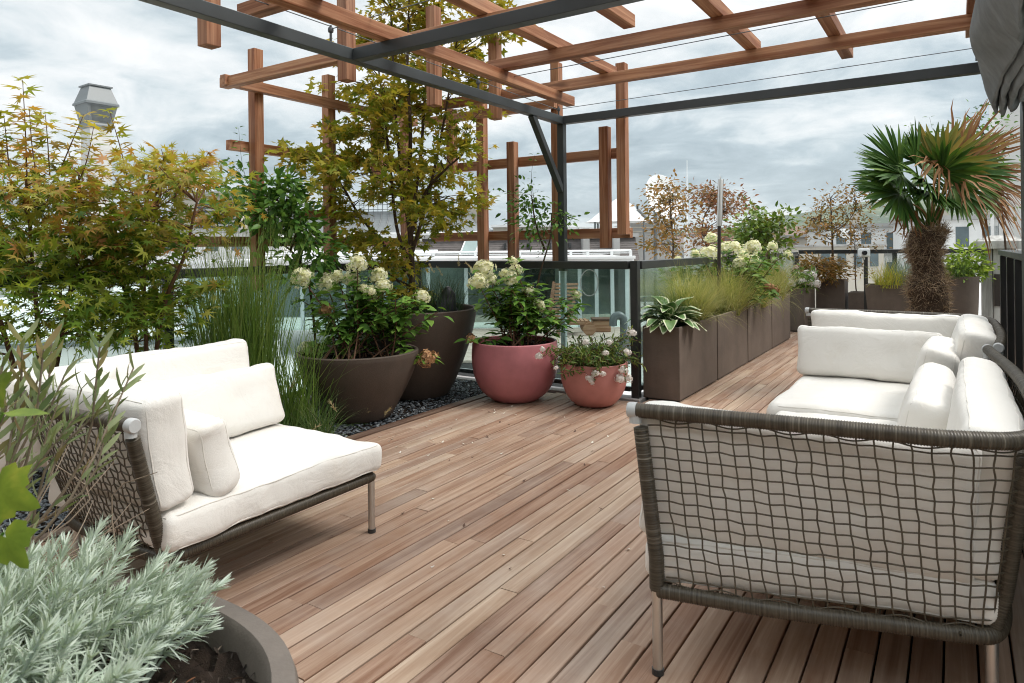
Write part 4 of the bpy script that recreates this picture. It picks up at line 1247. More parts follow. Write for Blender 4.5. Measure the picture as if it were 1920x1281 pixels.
def maple_tree():
    rg = np.random.default_rng(51)
    base = np.array([-3.79, 4.31, 0.64])
    zc = 5.68
    t = thing("maple_tree", "big bronze green japanese maple tree in the tall brown pot", "tree", base)
    mbb, mbl = MB(), MB()
    limbs = [[(772, 560), (771, 470), (768, 380), (772, 250), (768, 120), (775, -60)],
             [(771, 500), (745, 430), (735, 330), (722, 200), (705, 60)],
             [(771, 480), (795, 400), (820, 300), (842, 190), (860, 80)],
             [(770, 520), (720, 460), (672, 400), (640, 345), (590, 300)],
             [(770, 450), (756, 340), (745, 220), (740, 90), (735, -80)],
             [(771, 440), (800, 360), (835, 320), (870, 290)],
             [(770, 420), (790, 300), (800, 180), (815, 40), (830, -90)],
             [(771, 540), (735, 520), (700, 490)]]
    sk = []
    for i, l in enumerate(limbs):
        P = [np.array(atd(x, y, zc + (rg.uniform(-0.22, 0.22) if k > 1 else 0))) for k, (x, y) in enumerate(l)]
        if i == 0: P = [base] + P
        C = catmull(P, 9)
        mbb.tube(C, np.linspace(0.034 if i == 0 else 0.016, 0.006, len(C)), 8, cap=False)
        sk.append(C)
    sk = np.vstack(sk)
    tiers = [(575, 288, 30), (600, 318, 30), (640, 302, 28), (652, 335, 30), (590, 358, 26), (618, 378, 24), (655, 412, 24), (688, 440, 24), (702, 468, 24), (732, 492, 24), (665, 448, 20), (700, 350, 34), (740, 338, 30),
             (698, 290, 32), (672, 252, 24), (640, 245, 18), (730, 258, 30), (700, 205, 34), (752, 300, 26), (880, 215, 26), (852, 252, 26), (872, 268, 16), (830, 292, 30), (852, 332, 28), (872, 368, 20), (822, 378, 28), (850, 402, 20),
             (800, 338, 30), (790, 402, 26), (782, 452, 18), (838, 422, 16), (755, 182, 38), (818, 152, 36), (880, 112, 32), (902, 160, 28), (780, 102, 40), (720, 112, 36), (690, 62, 36), (740, 30, 40), (830, 62, 40), (880, 42, 36),
             (940, 22, 30), (958, 58, 18), (800, 2, 40), (700, 152, 28), (652, 102, 20), (640, 165, 22), (760, -60, 48), (830, -60, 48), (800, -140, 42), (895, -50, 34), (700, -30, 36), (800, 225, 30), (770, 372, 26), (760, 510, 22), (795, 560, 22), (745, 545, 18)]
    cs, rs = [], []
    for x, y, r in tiers:
        dzc = rg.uniform(-0.42, 0.42)
        for _ in range(max(3, int(r * r / 190))):
            a, q = rg.uniform(0, 6.283), r * math.sqrt(rg.uniform())
            cs.append(np.array(atd(x + q * math.cos(a) * 1.1, y + q * math.sin(a) * 0.75, zc + dzc + rg.normal(0, 0.08))))
    clumped(mbl, mbb, sk[14:], cs, rg, T_MAPLE5, 31, (0.085, 0.085, 0.038), 0.058, 0.005, 0.6, 0.2)
    mbb.build("trunk", M['bark'], t, smooth=True, angle=0)
    mbl.build("crown", M['maple_tree'], t, smooth=True, angle=0)


maple_tree()

# ---- grasses
M['reed'] = m_leaf("reed_blade", [(0.075, 0.14, 0.028), (0.12, 0.21, 0.04), (0.19, 0.27, 0.06), (0.09, 0.17, 0.036)], 0.8, 1.35, [(0.24, 0.30, 0.08), (0.36, 0.36, 0.14), (0.17, 0.25, 0.06)], 0.3, 0.45, 0.3, 0.6)
M['sedge'] = m_leaf("sedge_blade", [(0.020, 0.042, 0.020), (0.035, 0.065, 0.028), (0.05, 0.085, 0.035)], trans=0.2)
M['fountain'] = m_leaf("fountain_grass_blade", [(0.06, 0.12, 0.03), (0.10, 0.17, 0.05), (0.15, 0.20, 0.07), (0.07, 0.14, 0.05)], trans=0.3)
M['feather'] = m_leaf("feather_grass_blade", [(0.22, 0.26, 0.075), (0.36, 0.36, 0.13), (0.50, 0.44, 0.20), (0.15, 0.21, 0.055), (0.58, 0.50, 0.28)], trans=0.4)
M['gold'] = m_leaf("golden_sedge_blade", [(0.30, 0.33, 0.05), (0.42, 0.42, 0.07), (0.52, 0.46, 0.12), (0.22, 0.28, 0.05), (0.50, 0.32, 0.09)], trans=0.4)
M['plume'] = m_leaf("grass_plume", [(0.42, 0.34, 0.20), (0.50, 0.42, 0.27), (0.34, 0.25, 0.13)], trans=0.3, rough=0.8)


def tuft(name, label, c, r, n, L, lean, bend, w, mat, seed, plumes=0, group=None, seg=6, plume_len=0.09):
    rg = np.random.default_rng(seed)
    t = thing(name, label, "grass plant", c, 0, group)
    mb = MB()
    P = disc(rg, c, r, n)
    grass(mb, P, rg.uniform(L * 0.55, L * 1.08, n), np.abs(rg.normal(lean, lean * 0.7, n)), np.abs(rg.normal(bend, bend * 0.5, n)), rg.uniform(0.7, 1.2, n) * w, rg, seg)
    mb.build("blades", M[mat], t, smooth=True, angle=0)
    if plumes:
        ml = MB()
        tip = grass(ml, disc(rg, c, r * 0.6, plumes), rg.uniform(L * 0.8, L * 1.2, plumes), np.abs(rg.normal(lean * 1.2, 0.15, plumes)), np.abs(rg.normal(bend, 0.2, plumes)), 0.0022, rg, seg)
        for p in tip:
            k = 70
            q = rg.uniform(0, 1, k)[:, None]
            ax = np.array([rg.normal(0, .5), rg.normal(0, .5), 0.6]); ax /= np.linalg.norm(ax)
            D = ax[None] * 0.9 + rg.normal(0, 0.45, (k, 3))
            strew(ml, T_NEEDLE, p + ax[None] * (q - 0.2) * plume_len, D, rg.normal(size=(k, 3)), rg.uniform(0.014, 0.026, k))
        ml.build("plumes", M['plume'], t, smooth=True, angle=0)
    return t


tuft("tall_grass", "tall upright green grass clump behind the armchair", (-3.86, 2.72, 0), 0.22, 900, 1.38, 0.10, 0.30, 0.0080, 'reed', 61, seg=8)
tuft("tall_grass", "lower green grass clump leaning out beside the tall one", (-3.62, 2.98, 0), 0.12, 170, 0.85, 0.22, 0.55, 0.008, 'reed', 62, seg=7)
tuft("tall_grass", "sparse low green shoots under the maples behind the armchair", (-3.85, 2.1, 0), 0.45, 190, 0.75, 0.22, 0.35, 0.011, 'fountain', 67, seg=6)
tuft("fountain_grass", "low fountain grass with fuzzy plumes on the chippings before the half egg pot", (-3.43, 2.98, 0), 0.10, 210, 0.36, 0.45, 0.9, 0.004, 'fountain', 63, plumes=9)
tuft("fountain_grass", "small green grass tuft on the chippings beside the armchair seat", (-3.42, 2.62, 0), 0.10, 150, 0.30, 0.5, 0.8, 0.005, 'fountain', 64, plumes=4)
tuft("sedge", "dark thin sedge in the tall brown pot beside the maple trunk", (-3.52, 4.34, 0.66), 0.18, 420, 0.38, 0.30, 0.55, 0.004, 'sedge', 65, plumes=5)
tuft("sedge", "dark sedge at the back of the tall brown pot", (-3.80, 4.20, 0.66), 0.2, 160, 0.26, 0.35, 0.55, 0.004, 'sedge', 66)
GF = "feather grasses in the box planters"
tuft("feather_grass", "pale feather grass spilling over between the first two box planters", (-1.93, 5.75, 0.52), 0.13, 2300, 0.58, 0.42, 1.05, 0.0034, 'feather', 71, group=GF)
tuft("feather_grass", "green gold feather grass in the second box planter", (-1.90, 6.75, 0.52), 0.14, 2300, 0.58, 0.42, 1.05, 0.0034, 'feather', 72, group=GF)
tuft("feather_grass", "feather grass in the third box planter under the cream flowers", (-1.88, 7.75, 0.52), 0.14, 1100, 0.55, 0.5, 1.4, 0.0042, 'feather', 73, group=GF)
tuft("feather_grass", "fresh green feather grass behind the hosta", (-1.97, 5.45, 0.52), 0.10, 700, 0.42, 0.45, 1.0, 0.004, 'fountain', 76, group=GF)
tuft("feather_grass", "silvery feather grass in the last box planter of the row", (-1.90, 8.8, 0.52), 0.13, 1300, 0.62, 0.35, 0.8, 0.0045, 'feather', 74, group=GF)


def hosta():
    rg = np.random.default_rng(81)
    c = np.array([-1.92, 5.28, 0.52])
    t = thing("hosta", "hosta with white edged leaves in the nearest box planter", "plant", c)
    nt = NT("hosta_leaf")
    uv = nt.N('ShaderNodeAttribute'); uv.attribute_name = "along"
    col = nt.ramp(uv.outputs['Fac'], [(0.0, (0.05, 0.12, 0.035)), (0.70, (0.09, 0.19, 0.05)), (0.80, (0.60, 0.62, 0.42)), (1.0, (0.68, 0.68, 0.50))])
    col = nt.mix(nt.math('MULTIPLY', nt.island(), 0.3), col, (0.20, 0.26, 0.08))
    M['hosta'] = nt.done(nt.principled(col, 0.4, 0, None, 0.4))
    mb = MB()
    n = 58
    for i in range(n):
        a = rg.uniform(0, 6.283); L = rg.uniform(0.11, 0.19); el = rg.uniform(0.5, 1.45)
        d = np.array([math.cos(a) * math.cos(el), math.sin(a) * math.cos(el), math.sin(el)])
        stalk = c + np.array([d[0], d[1], 0]) * 0.04 + d * rg.uniform(0.08, 0.20)
        mb.tube(catmull([c + np.array([d[0], d[1], 0]) * 0.03, (c + stalk) / 2 + (0, 0, 0.02), stalk], 3), 0.004, 5, cap=False)
        ax = d * 0.6 + np.array([d[0], d[1], -0.1]); ax /= np.linalg.norm(ax)
        sd = np.cross(ax, (0, 0, 1.0)); sd /= np.linalg.norm(sd); up = np.cross(sd, ax)
        V, A = [], []
        rows, cols = 9, 6
        for r in range(rows + 1):
            t_ = r / rows
            w = L * 0.34 * math.sin(math.pi * min(1, t_ * 0.93 + 0.07)) ** 0.8 * (1.15 - 0.4 * t_)
            for k in range(cols + 1):
                q = k / cols * 2 - 1
                V.append(stalk + ax * L * t_ + sd * w * q + up * (abs(q) * w * 0.35 - L * 0.55 * t_ ** 2) + up * 0.004 * math.sin(9 * t_ + 3 * q))
                A.append(max(abs(q), t_ ** 3))
        F = [(r * (cols + 1) + k, r * (cols + 1) + k + 1, (r + 1) * (cols + 1) + k + 1, (r + 1) * (cols + 1) + k) for r in range(rows) for k in range(cols)]
        mb.add(V, F, A)
    mb.build("leaves", M['hosta'], t, smooth=True, angle=0)


hosta()


def roses():
    rg = np.random.default_rng(91)
    c = np.array([-2.32, 4.70, 0.295])
    t = thing("rose_plant", "trailing white rose with narrow leaves in the smaller pink pot", "plant", c)
    mat = m_leaf("rose_leaf", [(0.035, 0.07, 0.018), (0.07, 0.12, 0.03), (0.13, 0.18, 0.05), (0.20, 0.23, 0.06)], trans=0.3)
    mbs, mbl = MB(), MB()
    ends = []
    for i in range(150):
        a = rg.uniform(0, 6.283); q = 0.22 * math.sqrt(rg.uniform())
        b = c + np.array([q * math.cos(a), q * math.sin(a), 0])
        out = rg.uniform(0.02, 0.16) + (0.10 if i % 6 == 0 else 0)
        e = b + np.array([math.cos(a) * out, math.sin(a) * out, rg.uniform(0.05, 0.19) - (0.10 if i % 6 == 0 else 0)])
        C = catmull([b, (b + e) / 2 + (0, 0, 0.06), e], 6); mbs.tube(C, 0.0022, 4, cap=False); ends.append(e)
        Q, _ = resample(C, n=8)
        D = np.array([math.cos(a), math.sin(a), 0.1])[None] * 0.5 + rg.normal(0, 0.6, (16, 3))
        strew(mbl, T_LANCE, np.repeat(Q, 2, 0) + rg.normal(0, 0.012, (16, 3)), D, np.array([0, 0, 1.0])[None] + rg.normal(0, 0.5, (16, 3)), rg.uniform(0.03, 0.06, 16))
    # runners hanging over the rim and towards the bigger pot
    for pts in ([(1075, 660, 5.1), (1040, 655, 5.1), (1015, 670, 5.05)], [(1090, 668, 5.0), (1060, 700, 4.95), (1045, 690, 4.95)], [(1120, 680, 4.95), (1115, 700, 4.92), (1110, 715, 4.92)],
                [(1150, 672, 5.0), (1165, 690, 4.98), (1168, 712, 4.98)], [(1140, 650, 5.2), (1170, 635, 5.2), (1195, 640, 5.2)], [(1130, 655, 5.2), (1160, 630, 5.2), (1180, 622, 5.25)]):
        C = catmull([np.array(atd(*p)) for p in pts], 6); mbs.tube(C, 0.0022, 4, cap=False)
        Q, _ = resample(C, n=12); Q = np.repeat(Q, 3, 0)
        strew(mbl, T_LANCE, Q + rg.normal(0, 0.012, Q.shape), rg.normal(0, 0.7, Q.shape), np.array([0, 0, 1.0])[None] + rg.normal(0, 0.5, Q.shape), rg.uniform(0.025, 0.05, len(Q)))
    mbs.build("stems", M['stem_red'], t, smooth=True, angle=0)
    mbl.build("foliage", mat, t, smooth=True, angle=0)
    for x, y, r, z in ((1104, 712, 7, 4.92), (1113, 701, 6, 4.92), (1128, 701, 4, 4.9), (1008, 668, 6, 5.05), (1015, 655, 4, 5.05), (1160, 710, 7, 4.97), (1176, 710, 6, 4.97), (1166, 694, 6, 4.97),
                       (1173, 661, 6, 5.1), (1182, 624, 7, 5.25), (1133, 662, 5, 4.95), (1040, 690, 4, 4.95), (1096, 642, 5, 5.1), (1140, 643, 5, 5.1)):
        flower_head(t, np.array(atd(x, y, z)), r / 1280 * z, 'white_petal', rg)


roses()


def vine(label, stems, outline, n, zc, dz, seed, leaf=0.055, nleaf=22, sprays=(), spread=(0.07, 0.07, 0.06)):
    rg = np.random.default_rng(seed)
    P0 = np.array(atd(*stems[0][0]))
    t = thing("climbing_vine", label, "vine", P0, 0, "green climbers on the trellis")
    mbb, mbl = MB(), MB()
    sk = []
    for s in stems:
        C = catmull([np.array(atd(*p)) for p in s], 8); mbb.tube(C, np.linspace(0.010, 0.005, len(C)), 7, cap=False); sk.append(C)
    clumped(mbl, mbb, np.vstack(sk), in_poly(outline, n, rg, zc, dz), rg, T_OVAL, nleaf, spread, leaf, 0.003, 0.6, 0.35)
    for s in sprays: shoot(mbl, mbb, [np.array(atd(*p)) for p in s], rg, T_OVAL, leaf * 0.75, 7, 0.002)
    mbb.build("stems", M['bark'], t, smooth=True, angle=0)
    mbl.build("foliage", M['vine'], t, smooth=True, angle=0)


M['vine'] = m_leaf("climber_leaf", [(0.030, 0.080, 0.016), (0.055, 0.13, 0.024), (0.095, 0.19, 0.036), (0.15, 0.26, 0.05), (0.045, 0.11, 0.02)], trans=0.3, rough=0.38)
vine("dark green climber bunched on the first trellis post beside the grass", [[(592, 760, 5.15), (588, 620, 5.1), (575, 520, 5.05), (545, 470, 5.05), (500, 440, 5.05), (490, 390, 5.05)], [(545, 470, 5.05), (560, 400, 5.05), (480, 360, 5.05)]],
     [(430, 345), (460, 335), (500, 350), (520, 340), (555, 352), (562, 385), (575, 405), (600, 420), (610, 470), (620, 500), (595, 510), (545, 515), (530, 480), (550, 440), (500, 430), (450, 410), (432, 385)], 62, 5.05, 0.16, 101, 0.075, 24,
     [[(465, 345, 5.05), (455, 300, 5.05), (450, 240, 5.05)], [(470, 350, 5.05), (440, 310, 5.05), (425, 300, 5.05)], [(520, 350, 5.05), (540, 340, 5.05), (560, 350, 5.05)]])
vine("thin climber with a twisted stem at the steel post behind the pink pot", [[(985, 640, 5.75), (1000, 580, 5.72), (1010, 520, 5.70), (1022, 480, 5.70), (1032, 445, 5.70), (1035, 400, 5.70)], [(1022, 470, 5.7), (1005, 420, 5.7), (998, 370, 5.7)]],
     [(980, 360), (1000, 345), (1015, 370), (1020, 395), (1050, 400), (1065, 420), (1040, 440), (1015, 460), (990, 440), (975, 400)], 24, 5.7, 0.14, 102, 0.055, 16,
     [[(1003, 380, 5.7), (998, 330, 5.7), (1005, 290, 5.7)], [(990, 400, 5.7), (960, 365, 5.7), (930, 355, 5.7)], [(1030, 400, 5.7), (1055, 400, 5.65), (1070, 405, 5.65)], [(1010, 440, 5.7), (1015, 480, 5.7)]])


# ---- olive bush, silver lavender and big leaved climber close to the camera
def lavender_pot():
    c = np.array([-1.15, 0.34, 0.0])
    t = thing("plant_pot", "big grey brown pot with thick rounded rim right before the camera", "plant pot", c)
    mb = MB()
    def sq(r, n=96, p=2.35):
        a = np.linspace(0, 2 * math.pi, n, endpoint=False)
        k = (np.abs(np.cos(a)) ** p + np.abs(np.sin(a)) ** p) ** (-1 / p)
        return np.stack([np.cos(a) * k * r, np.sin(a) * k * r], 1)
    prof = [(0.30, 0.0), (0.33, 0.02), (0.40, 0.28), (0.435, 0.50), (0.443, 0.53), (0.438, 0.545), (0.405, 0.547), (0.396, 0.535), (0.385, 0.40)]
    n = 96; V = []
    for r, z in prof:
        for x, y in sq(r): V.append((c[0] + x, c[1] + y, z))
    i = np.arange(len(prof) - 1)[:, None]; j = np.arange(n)[None, :]; j2 = (j + 1) % n
    F = np.stack([i * n + j, i * n + j2, (i + 1) * n + j2, (i + 1) * n + j], -1).reshape(-1, 4)
    mb.add(V, F).build("pot", M['pot_grey'], t, smooth=True, angle=50)
    rg = np.random.default_rng(4)
    k = 22
    V = []
    for r in np.linspace(0.001, 0.392, k):
        for x, y in sq(r): V.append((c[0] + x, c[1] + y, 0.492 + rg.normal(0, 0.007)))
    i = np.arange(k - 1)[:, None]
    F = np.stack([i * n + j, i * n + j2, (i + 1) * n + j2, (i + 1) * n + j], -1).reshape(-1, 4)
    ns = MB().add(V, F).build("soil", M['soil'], t)
    # bark mulch
    mm = MB(); P = disc(rg, (c[0], c[1], 0.499), 0.40, 1500)
    strew(mm, T_LANCE, P + rg.normal(0, 0.003, P.shape), rg.normal(0, 1, P.shape) * (1, 1, .3), np.array([0, 0, 1.])[None] + rg.normal(0, .5, P.shape), rg.uniform(0.008, 0.025, len(P)))
    nt = NT("bark_mulch"); col = nt.ramp(nt.island(), [(0, (0.015, 0.011, 0.009)), (0.7, (0.05, 0.035, 0.025)), (0.9, (0.22, 0.09, 0.04)), (1, (0.30, 0.27, 0.22))])
    mm.build("mulch", nt.done(nt.principled(col, 0.9)), t)
    # silver foliage: rosettes of needles on upright shoots
    s = thing("silver_lavender", "silver grey lavender filling the big pot before the camera", "plant", (c[0], c[1], 0.455))
    mb, ms = MB(), MB()
    n = 420
    rg = np.random.default_rng(12)
    for q in range(n):
        a = rg.uniform(0, 6.283); r = 0.40 * math.sqrt(rg.uniform())
        if c[0] + r * math.cos(a) > -0.86 and c[1] + r * math.sin(a) > 0.42 and rg.uniform() < 0.0: continue
        b = np.array([c[0] - 0.15 + r * 0.78 * math.cos(a), c[1] - 0.01 + r * 0.82 * math.sin(a), 0.455])
        hgt = (0.145 + 0.085 * (1 - (r / 0.40) ** 2)) * rg.uniform(0.65, 1.08)
        e = b + np.array([math.cos(a) * r * 0.30, math.sin(a) * r * 0.30, hgt]) + rg.normal(0, 0.02, 3)
        C = catmull([b, (b + e) / 2 + (0, 0, 0.03), e], 5); ms.tube(C, 0.0026, 5, cap=False)
        ax = C[-1] - C[-3]; ax /= np.linalg.norm(ax)
        k = 72
        tq = rg.uniform(0, 1, k) ** 0.7
        ph = np.arange(k) * 2.4
        u_ = np.cross(ax, (0.3, 0.2, 1)); u_ /= np.linalg.norm(u_); v_ = np.cross(ax, u_)
        rad = np.cos(ph)[:, None] * u_ + np.sin(ph)[:, None] * v_
        el = 0.35 + 0.9 * tq
        D = rad * np.cos(el)[:, None] + ax[None] * np.sin(el)[:, None] + rg.normal(0, 0.08, (k, 3))
        base = e[None] - ax[None] * ((1 - tq) * 0.10)[:, None]
        strew(mb, T_NEEDLE, base, D, ax[None] + rg.normal(0, 0.15, (k, 3)), rg.uniform(0.022, 0.045, k) * (1.15 - 0.35 * tq))
    M['silver'] = m_leaf("silver_leaf", [(0.34, 0.40, 0.35), (0.45, 0.51, 0.455), (0.54, 0.59, 0.54), (0.38, 0.46, 0.38), (0.48, 0.53, 0.46)], trans=0.2, rough=0.75, spec=0.15)
    ms.build("stems", M['silver'], s, smooth=True, angle=0)
    mb.build("foliage", M['silver'], s, smooth=True, angle=0)


lavender_pot()


def olive():
    rg = np.random.default_rng(13)
    b = np.array([-1.78, 0.62, 0.0])
    p = bowl("plant_pot", "dark pot of the olive bush, tucked behind the lavender", (-1.86, 0.52, 0), [(0.17, 0.0), (0.2, 0.02), (0.25, 0.2), (0.27, 0.40)], M['pot_dark'], 0.37)
    t = thing("olive_bush", "twiggy olive bush with narrow grey green leaves before the armchair", "shrub", (-1.86, 0.52, 0.37))
    mbb, mbl = MB(), MB()
    c = np.array([-1.86, 0.52, 0.37])
    zc = 1.55
    tips = [(248, 690, 1.55), (185, 650, 1.5), (222, 735, 1.55), (95, 640, 1.5), (75, 690, 1.45), (125, 690, 1.6), (40, 640, 1.5), (5, 670, 1.5), (-30, 640, 1.55), (150, 730, 1.5), (205, 775, 1.52), (30, 730, 1.45), (-20, 730, 1.5),
            (110, 740, 1.6), (60, 770, 1.55), (-60, 690, 1.6), (145, 775, 1.45), (20, 690, 1.6), (10, 760, 1.42), (80, 655, 1.42)]
    for q in tips:
        e = np.array(atd(*q))
        C = curve_to(c + rg.normal(0, 0.05, 3) * (1, 1, 0), e, rg, -0.10, 0.05, 9)
        mbb.tube(C, np.linspace(0.0052, 0.0018, len(C)), 6, cap=False)
        Q, _ = resample(C, n=30)
        Pn, D, Nn, S = [], [], [], []
        for i in list(range(14, 22, 3)) + list(range(22, 30)):
            tg = Q[i] - Q[i - 1]; tg /= np.linalg.norm(tg)
            a0 = i * 1.57 + rg.normal(0, 0.3)
            for a in (a0, a0 + math.pi):
                if rg.uniform() < 0.22: continue
                o = np.array([math.cos(a), math.sin(a), 0.15]); d = o * 0.75 + tg
                Pn.append(Q[i]); D.append(d); Nn.append(tg * -1 + o * 0.5 + np.array([0, 0, 1.2])); S.append(rg.uniform(0.038, 0.062))
        strew(mbl, t_blade(0.21, 0.15, 0.03), Pn, D, Nn, S)
    for i in range(34):
        e = c + np.array([rg.uniform(-0.35, 0.3), rg.uniform(-0.1, 0.55), rg.uniform(0.0, 0.35)])
        C = curve_to(c + rg.normal(0, 0.06, 3) * (1, 1, 0), e, rg, -0.05, 0.1, 9); mbb.tube(C, np.linspace(0.0035, 0.001, len(C)), 5, cap=False)
    M['olive'] = m_leaf("olive_leaf", [(0.12, 0.17, 0.075), (0.22, 0.27, 0.13), (0.34, 0.38, 0.23), (0.16, 0.21, 0.075), (0.28, 0.19, 0.11)], trans=0.2, rough=0.5)
    mbb.build("twigs", M['twig'], t, smooth=True, angle=0)
    mbl.build("foliage", M['olive'], t, smooth=True, angle=0)


olive()


def big_leaves():
    """a few large lobed leaves of a climber right beside the camera"""
    rg = np.random.default_rng(14)
    pts = [(0, 0, 0)]
    out = [(-0.10, -0.06), (-0.34, -0.10), (-0.52, 0.10), (-0.44, 0.20), (-0.60, 0.42), (-0.40, 0.46), (-0.30, 0.62), (-0.22, 0.58), (-0.10, 0.88), (0.0, 1.0), (0.12, 0.86), (0.20, 0.60), (0.30, 0.64), (0.42, 0.46), (0.60, 0.40),
           (0.46, 0.20), (0.54, 0.08), (0.34, -0.10), (0.10, -0.06)]
    V = [(0, 0.12, 0.0)] + [(x * 0.5, y * 0.5 + 0.05, 0.02) for x, y in out] + [(x, y, -0.10 * (x * x + y * y) + 0.03 * math.sin(7 * x + 5 * y)) for x, y in out]
    n = len(out)
    T = [(0, 1 + i, 1 + i + 1) for i in range(n - 1)]
    Q = [(1 + i, 1 + n + i, 2 + n + i, 2 + i) for i in range(n - 1)]
    Ta = np.array([t + (t[2],) for t in T])
    tpl = (np.array(V, float), [np.array(Q), np.array(T)])
    nt = NT("big_climber_leaf"); tc = nt.N('ShaderNodeTexCoord')
    nz = nt.noise(nt.coords('Object'), 26, 4)
    col = nt.ramp(nz, [(0.35, (0.13, 0.20, 0.022)), (0.55, (0.20, 0.28, 0.03)), (0.72, (0.32, 0.35, 0.045)), (0.82, (0.34, 0.32, 0.05))])
    tr = nt.N('ShaderNodeBsdfTranslucent'); nt.L(col, tr.inputs[0]); ms = nt.N('ShaderNodeMixShader'); ms.inputs[0].default_value = 0.4
    nt.L(nt.principled(col, 0.4, 0, None, 0.4), ms.inputs[1]); nt.L(tr.outputs[0], ms.inputs[2]); mat = nt.done(ms.outputs[0])
    f = -np.array([-SN, CS, 0.0])
    R = np.array([CS, SN, 0]); U = np.array([0, 0, 1.0])
    t = thing("lobed_climber", "large lobed yellow green leaves of a climber close to the camera", "plant", np.array(atd(-60, 1150, 0.95)))
    mbl, mbb = MB(), MB()
    L = [(-14, 915, 0.98, 0.078, (0.85, -0.25), 0.25), (0, 1000, 0.96, 0.062, (0.6, -0.7), 0.2), (-22, 745, 1.0, 0.060, (0.6, 0.6), 0.3), (-40, 690, 1.05, 0.055, (0.7, 0.3), 0.4)]
    for x, y, z, s, (dx, dy), tl in L:
        p = np.array(atd(x, y, z))
        strew(mbl, tpl, [p], [R * dx + U * dy + f * tl], [f + U * 0.5 + rg.normal(0, 0.1, 3)], [s])
        mbb.tube(catmull([np.array(atd(-60, 1150, 0.95)), np.array(atd(x - 40, y + 60, z)), p], 6), 0.0022, 6, cap=False)
    # one seen edge-on
    strew(mbl, t_oval(0.42, 0.02, 0.05), [np.array(atd(2, 775, 0.9))], [R + U * 0.02], [U + f * 0.25], [0.062])
    mbb.tube(catmull([np.array(atd(-60, 1150, 0.95)), np.array(atd(-50, 900, 0.93)), np.array(atd(2, 775, 0.9))], 6), 0.002, 6, cap=False)
    mbb.build("stems", M['hyd'], t, smooth=True, angle=0)
    mbl.build("foliage", mat, t, smooth=True, angle=0)


big_leaves()


